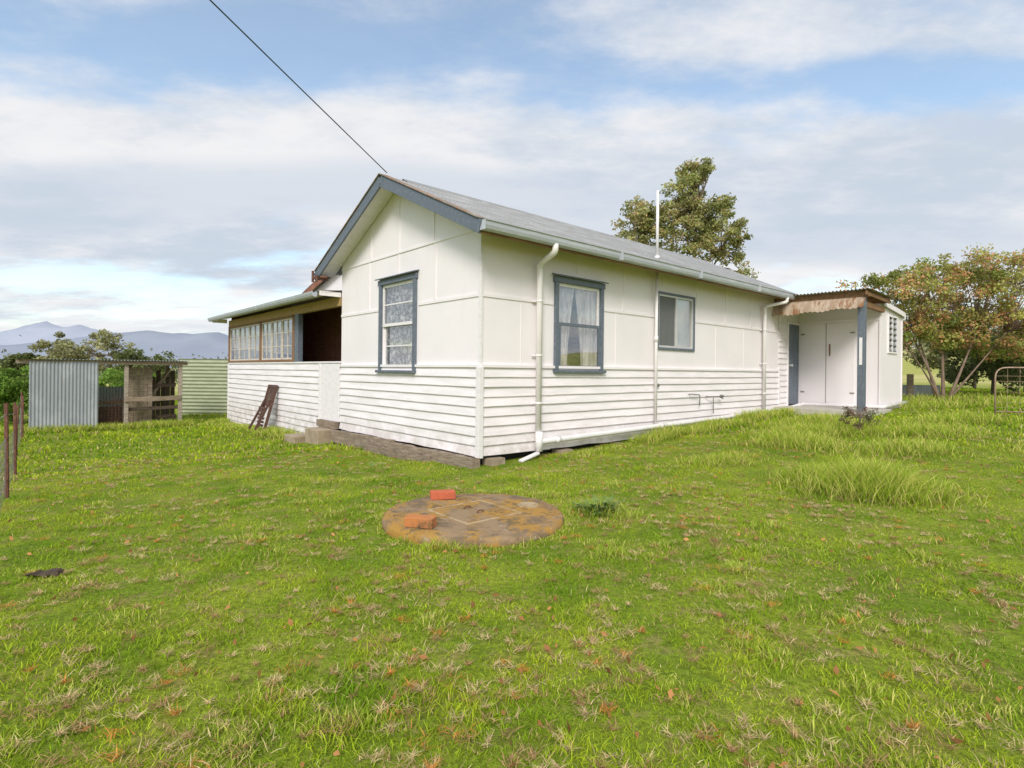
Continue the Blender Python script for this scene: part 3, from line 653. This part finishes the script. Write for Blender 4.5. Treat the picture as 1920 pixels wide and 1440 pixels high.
fs.append(tuple((len(prof)-1)*n+k for k in range(n)))
b.add(vs,fs); b.obj("concrete_disc",[M_slab],sc_,smooth=True)
b=MB(); b.box(-.27,.27,-.27,.27,.05,.080); hp=b.obj("hatch",[M_slab],sc_,bevel=.008)
b=MB()
for a0,a1,c0,c1 in ((-.290,.290,-.290,-.274),(-.290,.290,.274,.290),(-.290,-.274,-.273,.273),(.274,.290,-.273,.273)): b.box(a0,a1,c0,c1,.05,.081)
b.obj("hatch_rim",[M_rim],sc_,bevel=.004)
for yy in (-.08,.10):
    b=MB(); b.tube(bend([(-.03,yy,.076),(-.03,yy,.100),(.03,yy,.100),(.03,yy,.076)],.012),.005,8); b.obj("handle",[M_rustiron],hp)
b=MB(); b.tube([(.52,-.12,.055),(.52,-.12,.078)],.10,20); b.tube([(.52,-.12,.078),(.52,-.12,.083)],.07,20); b.obj("inspection_lid",[M_rim],sc_,bevel=.004)
def brick(name,x,y,z,rot,mat,label):
    b=MB(); b.box(-.115,.115,-.055,.055,0,.076); o=b.obj(name,[mat],None,bevel=.006)
    o.location=(x,y,z); o.rotation_euler=(0,0,rot); top(o,label,"brick","loose bricks on the tank cover")
    r=random.Random(int(x*100))
    for v_ in o.data.vertices: v_.co+=Vector((r.uniform(-.004,.004),r.uniform(-.004,.004),r.uniform(-.002,.002)))
brick("brick",-.645,5.22,szz+.071,rad(12),M_red,"clean red clay brick lying on the concrete cover")
brick("brick",-.70,4.29,szz+.071,rad(-14),M_red2,"mossy dark-sided orange brick on the concrete cover")
# ---------------------------------------------------------------- left shed, fences, gate
sh=empty("shed",(-12.6,14.0,-.42),(0,0,ANG)); top(sh,"open ramshackle shed with grey corrugated wall and timber posts","shed")
b=MB(); b.corr((.24,-.15,-.1),(1,0,0),1.42,(0,0,1),1.93,pitch=.076,amp=.012,nv=3); b.obj("corrugated_wall",[M_corg],sh,smooth=True)
b=MB(); b.corr((1.6,1.9,-.1),(1,0,0),.9,(0,0,1),1.2,pitch=.076,amp=.011,nv=1); b.obj("corrugated_back",[M_corg],sh,smooth=True)
b=MB(); b.box(-.02,3.79,-.14,-.07,1.77,1.875); b.box(.02,3.75,1.9,1.95,1.78,1.87)
for x in (.03,1.0,1.9,2.8,3.66): b.box(x,x+.06,-.069,1.9,1.80,1.86)
b.obj("roof_frame",[M_timg],sh)
b=MB(); b.corr((-.03,-.24,1.888),(1,0,0),3.84,Vector((0,1,0)),2.34,amp=.010,nv=1); b.obj("shed_roof",[M_corg],sh,smooth=True)
M_postp=weather("pale_weathered_post",(.38,.32,.26),(.27,.22,.17),4,(1,1,6),rough=.9,spots=(.13,.10,.07),spotsc=7,sl=.52,sh=.66)
for x,y,m_ in ((.30,.02,M_timg),(2.30,-.03,M_postp),(3.62,-.03,M_postp),(2.6,1.85,M_timg),(3.6,1.85,M_timg),(.3,1.85,M_timg),(1.56,.03,M_timg)):
    b=MB(); b.box(x-.05,x+.05,y-.05,y+.05,-.2,1.77); b.obj("post",[m_],sh,bevel=.008)
b=MB()
for k in range(5): b.box(2.40+k*.115,2.505+k*.115,.30,.33,.0,1.68+.03*(k%2))
b.box(2.38,2.98,.331,.36,.3,.4); b.box(2.38,2.98,.331,.36,1.3,1.4); b.obj("timber_panel",[M_timg],sh)
M_shd=weather("dark_shed_timber",(.07,.05,.035),(.13,.095,.065),4,(1,1,6),rough=.95)
b=MB()
for k in range(6): b.box(2.98+k*.13,3.10+k*.13,1.50,1.53,.0,1.2+.2*(k%3))
b.obj("back_boards",[M_shd],sh)
for x0_,x1_,y_,z_,h_,m_ in ((2.25,3.62,-.10,.78,.13,M_timg),(2.36,3.56,.02,.50,.09,M_shd),(1.66,3.6,1.80,.62,.10,M_timg),(3.0,3.6,.5,1.15,.10,M_shd),(2.4,3.6,.45,.18,.16,M_shd),(1.62,2.28,.6,.30,.5,M_shd)):
    b=MB(); vs,fs=rough_beam((x0_,y_,z_),(x1_,y_,z_+.03),.05,h_,int(x0_*9),6,.010); b.add(vs,fs); b.obj("rail",[m_],sh)
b=MB(); vs,fs=rough_beam((2.9,.4,.75),(3.5,.9,1.65),.07,.10,4,5,.01); b.add(vs,fs); b.obj("brace",[M_timg],sh)
b=MB()
for k in range(10): b.tube([(1.66,.1,.1+k*.08),(2.24,.1,.1+k*.08)],.005,4)
for k in range(8): b.tube([(1.67+k*.08,.1,.05),(1.67+k*.08,.1,.88)],.005,4)
b.obj("wire_cage",[M_rustiron],sh)
b=MB(); b.corr((-12.1,20.0,-.5),(0,0,1),2.1,(-1,0,0),-4.8,pitch=.13,amp=.022,nv=4)
fo=b.obj("corrugated_fence",[M_green],smooth=True); top(fo,"faded green corrugated iron fence panel beside the veranda","fence")
for i,(X_,Y_) in enumerate(((-5.40,5.9),(-7.30,8.1),(-8.3,9.2),(-9.35,10.4),(-11.2,12.6),(-13.2,14.8))):
    z=g1(X_,Y_); b=MB(); hh=1.02
    b.beam((0,0,-.2),(.02*(i%3-1),.01,hh),.038,.007,(0,1,0)); b.beam((0,.012,-.2),(.02*(i%3-1),.022,hh),.006,.034,(0,1,0))
    o=b.obj("fence_post",[M_rustiron]); o.location=(X_,Y_,z); o.rotation_euler=(0,rad(rnd.uniform(-2,2)),0); top(o,"rusty steel star picket of a wire fence","fence post","wire fence posts")
b=MB(); fp=[(-3.4,3.6),(-5.40,5.9),(-7.30,8.1),(-8.3,9.2),(-9.35,10.4),(-11.2,12.6),(-13.2,14.8)]
for hh in (.2,.42,.64,.9): b.tube([(x,y-.02,g1(x,y)+hh) for x,y in fp],.004,5)
for i in range(60):
    t=i/60*5.99; k=int(t); f=t-k; x=fp[k][0]*(1-f)+fp[k+1][0]*f; y=fp[k][1]*(1-f)+fp[k+1][1]*f; b.tube([(x,y-.02,g1(x,y)+.02),(x,y-.02,g1(x,y)+.64)],.002,4)
o=b.obj("wire_fence",[M_fwire]); top(o,"slack steel mesh wire strung between rusty pickets","fence")
gt=empty("farm_gate",(9.66,11.0,g1(9.8,11))); top(gt,"rusty tubular farm gate with wire mesh infill","gate"); gt.rotation_euler=(0,0,rad(-18))
b=MB(); b.tube(bend([(0,0,.02),(0,0,1.0),(3.2,0,1.0),(3.2,0,.12),(0,0,.12)],.2),.014,10); b.tube([(1.6,0,.12),(1.6,0,1.0)],.012,8); b.obj("gate_frame",[M_rusttube],gt,smooth=True)
b=MB()
for k in range(7): b.tube([(0,0,.20+k*.105),(3.2,0,.20+k*.105)],.0032,5)
for k in range(15): b.tube([(.2+k*.2,0,.12),(.2+k*.2,0,1.0)],.0032,5)
b.obj("gate_mesh",[M_rusttube],gt)
b=MB(); b.tube([(12.3,17.0,g1(12.3,17)-.2),(12.3,17.0,g1(12.3,17)+.75)],.09,10); o=b.obj("timber_post",[M_timg]); top(o,"short weathered grey timber post","post")
b=MB(); b.corr((12.0,17.6,.35),(1,0,0),1.7,(0,0,1),.62,pitch=.09,amp=.012,nv=1); o=b.obj("corrugated_sheet",[M_corg],smooth=True); top(o,"low grey corrugated iron sheet standing in grass","iron sheet")
b=MB(); vs,fs=rough_beam((-.09,0,.02),(.09,.03,.022),.07,.014,9,8,.010); b.add(vs,fs); o=b.obj("wood_chunk",[weather("dark_bark_wood",(.06,.04,.025),(.13,.09,.06),10,rough=.95)])
o.location=(-2.87,3.38,g1(-2.87,3.38)+.005); top(o,"flat dark piece of bark lying in the grass","wood")
# ---------------------------------------------------------------- foliage
def leafmesh(name,P_,size,cols,parent,asp=.55):
    n=len(P_); d1=R.normal(size=(n,3)); d1/=np.linalg.norm(d1,axis=1)[:,None]
    t=R.normal(size=(n,3)); d2=np.cross(d1,t); d2/=np.linalg.norm(d2,axis=1)[:,None]
    s=(size*R.uniform(.6,1.35,n))[:,None]
    bend_=np.cross(d1,d2)*s*.25
    V=np.stack([P_-d1*s,P_+d2*s*asp+bend_,P_+d1*s,P_-d2*s*asp+bend_],1).reshape(-1,3)
    F=np.arange(n*4); return npmesh(name,V,F,np.full(n,4),np.repeat(cols,4,axis=0),M_leaf,parent)
def tree(name,label,cat,base,trunks,ells,ncl,lpc,leaf,clr,cols,seed,bark=None,group=None,tips=None,lrad=.22):
    global R
    R=np.random.default_rng(seed); r=random.Random(seed)
    e=empty(name,base); top(e,label,cat,group)
    C=[];wts=np.array([q[6] for q in ells],float); wts/=wts.sum()
    for i in range(ncl):
        q=ells[R.choice(len(ells),p=wts)]
        d=R.normal(size=3); d/=np.linalg.norm(d); rr=R.uniform(.25,1)**.55
        C.append((q[0]+d[0]*q[3]*rr,q[1]+d[1]*q[4]*rr,q[2]+d[2]*q[5]*rr))
    C=np.array(C)
    b=MB(); tips_=[]
    for tr in trunks:
        pts=[Vector(p) for p in tr[0]]; bp=bend(pts,.6,4); b.tube(bp,[tr[1]*(1-.6*k/(len(bp)-1)) for k in range(len(bp))],9)
        tips_+= [pts[-1],pts[-1].lerp(pts[-2],.4)]
    for i in range(0,ncl):
        c=Vector(C[i]); tp=min(tips_,key=lambda p:(p-c).length+r.random()*.6)
        L=(c-tp).length; mid=tp.lerp(c,.5)+Vector((r.uniform(-.1,.1)*L,r.uniform(-.1,.1)*L,.12*L)); r0=max(.008,trunks[0][1]*lrad*min(1,L/2.0))
        b.tube([tp,tp.lerp(mid,.5)+Vector((0,0,.02*L)),mid,mid.lerp(c,.6),c],[r0,r0*.8,r0*.6,r0*.4,r0*.15],5)
    b.obj("trunk",[bark or M_bark],e,smooth=True)
    P_=[];K=[]
    for c in C:
        m=int(lpc*R.uniform(.5,1.5)); rad_=clr*R.uniform(.6,1.3)
        d=R.normal(size=(m,3)); d/=np.linalg.norm(d,axis=1)[:,None]; d*=(R.uniform(0,1,m)**.5)[:,None]*rad_; d[:,2]*=.7
        P_.append(c+d); ci=R.random(); base_c=np.array(cols[0])*(1-ci)+np.array(cols[1])*ci; br=R.uniform(.65,1.3)  # random brightness per clump paints lit and shaded clumps into the leaf colour
        cc=np.tile(base_c*br,(m,1))
        if tips and R.random()<tips[1]:
            k=R.random(m)<tips[2]; cc[k]=np.array(tips[0])*R.uniform(.7,1.2)
        cc*=R.uniform(.7,1.3,(m,1)); K.append(cc)
    leafmesh("crown",np.concatenate(P_),leaf,np.concatenate(K),e)
    return e
tree("gum_tree","tall olive-green tree rising behind the cottage roof","tree",(7.5,25,.4),
  [([(0,0,0),(.1,0,2.5),(-.1,.1,5)],.22),([(.05,0,2.2),(.7,.2,4.5),(.9,.2,8.2)],.14),([(0,0,2.0),(-1.0,0,4.2),(-1.6,.2,6.8)],.11),([(0,0,3.0),(1.0,0,4.6),(2.0,.2,6.4)],.09)],
  [(.75,0,8.7,1.45,1.2,1.5,2.6),(-1.3,0,7.5,1.4,1.3,1.4,2.0),(1.9,0,7.2,1.4,1.3,1.6,2.2),(.2,0,7.1,2.3,1.4,1.5,3.4),(-2.3,0,6.3,1.1,1.2,.8,.9),(3.1,0,5.4,.6,.5,.5,.3),(.8,0,10.0,.9,.7,.6,.8)],
  310,74,.070,.37,((.31,.35,.11),(.47,.46,.19)),5,tips=((.58,.42,.20),.5,.3),lrad=.18)
tree("crepe_myrtle","spreading crepe myrtle with rusty pink tipped foliage and bare forked trunks","tree",(11.95,15.3,.5),
  [([(0,0,-.1),(-.3,0,.8),(-.9,0,2.0)],.05),([(.05,0,-.1),(.1,.1,.9),(.15,.2,2.2)],.055),([(.1,0,-.1),(.4,-.1,.8),(.95,0,2.0)],.05),([(-.05,.1,-.1),(-.1,.3,.9),(-.4,.5,2.1)],.04),([(.1,.1,-.1),(.25,.3,.7),(.5,.5,2.0)],.04),([(.0,.0,0),(-.5,-.1,.8),(-1.3,-.1,1.9)],.032),([(.1,.0,0),(.7,-.1,.8),(1.7,-.1,2.0)],.035)],
  [(-1.3,0,2.9,1.6,1.3,.95,2),(.3,0,3.2,1.6,1.3,1.1,2.3),(2.0,0,3.2,1.7,1.3,1.2,2.3),(2.0,-.1,2.0,2.0,1.2,.8,2.2),(-1.6,0,2.1,1.2,.9,.65,1.5),(3.2,0,2.4,1.2,1.2,1.2,1.2),(.3,.2,2.0,1.4,.7,.45,1.0)],
  400,105,.042,.30,((.28,.34,.08),(.48,.45,.14)),9,bark=M_barkp,tips=((.76,.38,.20),.62,.40),lrad=.28)
def bush(name,label,x,y,w_,h_,seed,cols,ncl=50,lpc=120,leaf=.06,clr=.35,group=None,cat="bush",d_=None,tips=None,zc=None):
    return tree(name,label,cat,(x,y,g1(x,y)),[([(0,0,-.1),(.05,0,h_*.3),(0,.05,h_*.5)],.04+.012*h_)],[(0,0,h_*.55,w_/2,(d_ or w_)/2,h_*.42,2),(w_*.2,0,h_*.45,w_*.3,w_*.3,h_*.38,1),(-w_*.22,0,h_*.5,w_*.25,w_*.3,h_*.4,1)],ncl,lpc,leaf,clr,cols,seed,group=group,tips=tips)
GD=((.13,.16,.06),(.20,.23,.09)); GO=((.28,.29,.14),(.40,.39,.20)); GL=((.17,.30,.045),(.27,.40,.08))
gr="trees and shrubs beyond the yard"
bush("paddock_tree","rounded olive eucalyptus beyond the shed",-46.5,60,9.5,7.2,21,GO,90,100,.17,.75,gr,"tree")
bush("paddock_tree","dark green tree at the paddock edge",-54.5,60,6,5.0,22,GD,50,100,.17,.7,gr,"tree")
bush("paddock_tree","low dark tree at the paddock edge",-40,60,6,4.7,23,GD,50,100,.17,.7,gr,"tree")
bush("shrub","bright green shrub beside the shed",-14.75,16.2,1.9,1.85,24,GL,60,150,.05,.3,gr)
bush("shrub","green shrub behind the shed frame",-17.5,25,3.0,1.7,25,GL,40,100,.07,.35,gr)
bush("shrub","dense dark shrub behind the crepe myrtle",15.9,18.2,3.4,2.3,26,GD,70,130,.06,.4,gr)
bush("shrub","dark rounded shrub near the gate",18.2,19.5,3.6,2.9,27,GD,70,130,.06,.4,gr)
bush("shrub","grey-green shrub along the far fence",21,25,5,3.0,29,GO,70,130,.08,.45,gr)
R=np.random.default_rng(50); Pn=[];Kn=[]
for i in range(420):
    if i<260: x=R.uniform(-190,-20); y=R.uniform(95,125); h=R.uniform(1.5,5.0)
    else: x=R.uniform(60,240); y=R.uniform(120,175); h=R.uniform(2,6)
    z=g1(x,y); m=50; d=R.normal(size=(m,3))*np.array([2.6,1.6,h*.33]); p=np.array([x,y,z+h*.45])+d; Pn.append(p); br=R.uniform(.6,1.3)
    Kn.append(np.tile(np.array([.20,.22,.15])*br,(m,1))*R.uniform(.7,1.3,(m,1)))
o=leafmesh("distant_woods",np.concatenate(Pn),.42,np.concatenate(Kn),None); top(o,"distant line of dark scrub trees across the paddocks","woods",kind="stuff")
# ---------------------------------------------------------------- grass
def grassmesh(name,bx,by,h,wd,ang,lean,cols,zoff=0,root_shade=.5):
    n=len(bx); bz=gz(bx,by)-.006+zoff
    fa=R.uniform(0,2*np.pi,n); sx=np.cos(fa)*wd/2; sy=np.sin(fa)*wd/2
    lx=np.cos(ang)*lean*h; ly=np.sin(ang)*lean*h; up=h*np.sqrt(np.clip(1-lean**2*.8,.05,1))
    V=np.zeros((n,5,3)); 
    V[:,0]=np.stack([bx-sx,by-sy,bz],-1); V[:,1]=np.stack([bx+sx,by+sy,bz],-1)
    V[:,2]=np.stack([bx+lx*.38-sx*.8,by+ly*.38-sy*.8,bz+up*.6],-1); V[:,3]=np.stack([bx+lx*.38+sx*.8,by+ly*.38+sy*.8,bz+up*.6],-1)
    V[:,4]=np.stack([bx+lx,by+ly,bz+up],-1)
    o=np.arange(n)[:,None]*5; F=np.concatenate([o+0,o+1,o+3,o+2,o+2,o+3,o+4],1).ravel()
    lt=np.tile(np.array([4,3]),n)
    cc=np.repeat(cols[:,None,:],5,axis=1); cc[:,0:2]*=root_shade; cc[:,4]*=1.15  # blade bases darkened: shadow between blades painted into the vertex colour
    return npmesh(name,V.reshape(-1,3),F,lt,cc.reshape(-1,3),M_grass)
def keep(x,y,slab=True):
    t,s=toH(x,y); inh=((t>-.02)&(t<9.9)&(s>-.02)&(s<4.6))|((t>-.0)&(s>4.3)&(s<12.5)&(t<9))|((t>9.1)&(t<12.5)&(s<3)&(s>-2.05))
    inh|=((t>-.62)&(t<0)&(s>4.45)&(s<5.75))
    k=~inh
    if slab: k&=np.hypot(x-SX,y-SY)>.765
    return k
R=np.random.default_rng(77)
def sample(n,r0,r1,amax=54):
    r=R.uniform(r0,r1,n); a=np.radians(R.uniform(-amax,amax,n)); x=r*np.sin(a); y=r*np.cos(a); k=keep(x,y); return x[k],y[k],r[k]
def greens(x,y,n):
    p=vn(x,y,.9,5)*.4+vn(x,y,.22,6)*.6
    a=np.array([.20,.365,.012]); c=np.array([.50,.60,.035]); t=np.clip((p-.26)*2.1,0,1)[:,None]
    col=a*(1-t)+c*t
    dry=(R.random(n)<(.04+.24*S(vn(x,y,.13,9)*.6+vn(x,y,1.3,12)*.4,.50,.72)))
    col[dry]=np.array([.78,.58,.27])*R.uniform(.6,1.15,(dry.sum(),1))
    return col*R.uniform(.66,1.25,(n,1))
x,y,r=sample(290000,1.2,10.5); n=len(x)
hv=.014+.034*vn(x,y,.42,1)**2+.030*vn(x,y,.11,3)**2; h=hv*R.uniform(.5,1.45,n); 
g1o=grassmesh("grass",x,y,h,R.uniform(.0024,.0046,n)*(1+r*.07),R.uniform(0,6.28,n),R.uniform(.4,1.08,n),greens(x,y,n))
top(g1o,"short green pasture grass flecked with straw","grass",kind="stuff")
x,y,r=sample(90000,10,34); n=len(x); hv=.04+.06*vn(x,y,1.2,1); h=hv*R.uniform(.5,1.4,n)
o=grassmesh("far_grass",x,y,h,.008+.0015*r,R.uniform(0,6.28,n),R.uniform(.2,.9,n),greens(x,y,n)); top(o,"short pasture grass around the buildings","grass",kind="stuff")
TX=[];TY=[];TH=[]
def tuft(cx,cy,rx,ry,n,hm):
    a=R.normal(size=(n,2))*.5; x=cx+a[:,0]*rx; y=cy+a[:,1]*ry; k=keep(x,y); TX.append(x[k]);TY.append(y[k]); f=np.exp(-(a**2).sum(1)*1.1)[k]; TH.append(hm*(.40+.65*f)*R.uniform(.55,1.2,k.sum()))
tuft(3.65,5.6,.62,.45,5600,.36); tuft(3.3,6.0,.4,.35,1200,.24); tuft(4.3,8.3,.7,.5,2200,.26); tuft(5.0,9.3,.9,.5,2400,.28); tuft(5.4,7.6,.8,.5,1500,.22); tuft(2.7,7.2,.6,.35,1000,.14); tuft(6.6,8.9,1.1,.6,1800,.25)
tuft(5.9,10.6,1.0,.5,1600,.3); tuft(.78,5.0,.32,.25,700,.15); tuft(8.3,10.3,1.2,.5,1300,.28); tuft(7.6,7.3,1.0,.6,1100,.2)
for _ in range(60):
    rr=R.uniform(1.8,7.5); aa=R.uniform(-.82,.82); tuft(rr*math.sin(aa),rr*math.cos(aa),R.uniform(.08,.28),R.uniform(.06,.2),int(R.uniform(80,300)),R.uniform(.04,.085))
for t0,t1,s_,n_,hh in ((3,9.3,-.25,5200,.24),(1.2,3.2,-.3,1000,.10)):
    t=R.uniform(t0,t1,n_); s_=s_-np.abs(R.normal(size=n_))*.18; X_,Y_=CX+ca*t-sa*s_,CY+sa*t+ca*s_; TX.append(X_);TY.append(Y_);TH.append(hh*(.5+.8*vn(X_,Y_,.5,3))*R.uniform(.5,1.1,n_))
n_=4800; s_=R.uniform(5.8,12.6,n_); t=-.12-np.abs(R.normal(size=n_))*.25; X_,Y_=CX+ca*t-sa*s_,CY+sa*t+ca*s_; TX.append(X_);TY.append(Y_);TH.append(.22*(.4+.9*vn(X_,Y_,.7,3))*R.uniform(.5,1.1,n_))
n_=1200; s_=R.uniform(-.3,4.4,n_); t=-.34-np.abs(R.normal(size=n_))*.12; X_,Y_=CX+ca*t-sa*s_,CY+sa*t+ca*s_; TX.append(X_);TY.append(Y_);TH.append(.05*(.4+.9*vn(X_,Y_,.5,3))*R.uniform(.5,1.2,n_))
n_=3400; a=R.uniform(0,6.28,n_); q=.775+np.abs(R.normal(size=n_))*.05; TX.append(SX+q*np.cos(a));TY.append(SY+q*np.sin(a));TH.append(.085*R.uniform(.4,1.3,n_)*(.15+1.1*vn(q*np.cos(a)*3,q*np.sin(a)*3,.7,3)**1.5))
n_=4500; q=R.uniform(-.3,3.9,n_); w1=R.normal(size=n_)*.2-.2; X_,Y_=-12.6+ca*q-sa*w1,14.0+sa*q+ca*w1; TX.append(X_);TY.append(Y_);TH.append(.22*R.uniform(.4,1.2,n_))
n_=3000; X_=R.uniform(9,13.5,n_);Y_=R.uniform(13.2,16.5,n_); k=keep(X_,Y_); TX.append(X_[k]);TY.append(Y_[k]);TH.append(.25*R.uniform(.3,1.2,k.sum()))
x=np.concatenate(TX);y=np.concatenate(TY);h=np.concatenate(TH);n=len(x)
c=np.array([.36,.50,.04])+np.zeros((n,3)); y_=R.random(n)<.42; c[y_]=np.array([.70,.67,.18]); c*=R.uniform(.65,1.2,(n,1))
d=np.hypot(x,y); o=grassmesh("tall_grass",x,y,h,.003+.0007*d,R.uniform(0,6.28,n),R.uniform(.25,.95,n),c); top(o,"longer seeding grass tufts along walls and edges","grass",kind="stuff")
# dry clods
nc=4600; r_=R.uniform(1.3,11.5,nc); a_=np.radians(R.uniform(-50,50,nc)); cx=r_*np.sin(a_);cy=r_*np.cos(a_); k=keep(cx,cy)&((vn(cx,cy,.7,9)+R.random(nc)*.6)>.68); cx=cx[k];cy=cy[k]
m=32; sp_=R.uniform(.006,.030,len(cx))*R.choice([.6,1,1.5,2.2],len(cx),p=[.35,.35,.2,.1]); bx=(cx[:,None]+R.normal(size=(len(cx),m))*sp_[:,None]).ravel(); by=(cy[:,None]+R.normal(size=(len(cx),m))*sp_[:,None]*.8).ravel(); n=len(bx)
kk=R.random(len(cx)); bc=np.where(kk[:,None]<.09,np.array([.80,.36,.09]),np.where(kk[:,None]<.60,np.array([.85,.64,.35]),np.array([.60,.38,.19]))); bc=np.repeat(bc,m,axis=0)*R.uniform(.45,1.15,(n,1))
k=keep(bx,by)
o=grassmesh("dry_grass",bx[k],by[k],(R.uniform(.012,.050,n))[k],R.uniform(.002,.0044,n)[k]*(1+.05*np.hypot(bx,by)[k]),R.uniform(0,6.28,n)[k],R.uniform(.9,1.12,n)[k],bc[k],.020,root_shade=.85); top(o,"dry straw coloured grass clods scattered over the lawn","dry grass",kind="stuff")
nl=620; r_=R.uniform(1.5,10,nl); a_=np.radians(R.uniform(-50,50,nl)); lx=r_*np.sin(a_);ly=r_*np.cos(a_); k=keep(lx,ly); lx=lx[k];ly=ly[k]
Pl=np.stack([lx,ly,gz(lx,ly)+.028],-1); cl=np.tile(np.array([.58,.28,.11]),(len(lx),1))*R.uniform(.4,1.4,(len(lx),1)); o=leafmesh("fallen_leaves",Pl,.019,cl,None); top(o,"curled brown fallen leaves on the grass","leaves",kind="stuff")
def rosette(name,x,y,nl,L,col,label,up=.5,seed=1,wf=.10):
    r=random.Random(seed); b=MB()
    for i in range(nl):
        a=r.uniform(0,6.28); e=r.uniform(.25,1.35)*up*2; l=L*r.uniform(.5,1.1); n_=11; vs=[];fs=[]
        ox,oy=r.uniform(-.09,.09),r.uniform(-.07,.07)
        for k in range(n_+1):
            t=k/n_; rr=l*t*math.cos(e*(1-t*.5)); zz_=l*t*math.sin(e)*(1-.45*t); wv=wf*l*math.sin(math.pi*min(1,t*.95+.05))*(1 if k%2 else .2)
            for sgn in (-1,1): vs.append((ox+rr*math.cos(a)-sgn*wv*math.sin(a),oy+rr*math.sin(a)+sgn*wv*math.cos(a),zz_+abs(wv)*.3))
        for k in range(n_): fs.append((k*2,k*2+1,k*2+3,k*2+2))
        b.add(vs,fs)
    o=b.obj(name,[weather(name+"_leaf",col,tuple(c*.6 for c in col),20,rough=.6)]); o.location=(x,y,g1(x,y)); top(o,label,"plant"); return o
rosette("thistle_plant",.80,4.98,120,.24,(.14,.23,.05),"spiny green thistle rosette beside the concrete cover",.55,3)
rosette("weed_plant",-1.95,7.9,20,.12,(.18,.3,.08),"small leafy weed near the timber footing",.4,5)
tree("weed_bush","purplish brown seeding weed clump in long grass","plant",(5.75,9.1,g1(5.75,9.1)),[([(0,0,0),(0,0,.2),(.03,0,.35)],.008),([(0,0,0),(-.1,0,.2),(-.2,0,.33)],.006)],[(0,0,.30,.32,.25,.2,1)],30,45,.014,.07,((.20,.16,.09),(.16,.20,.07)),31,tips=((.32,.16,.16),.6,.4))
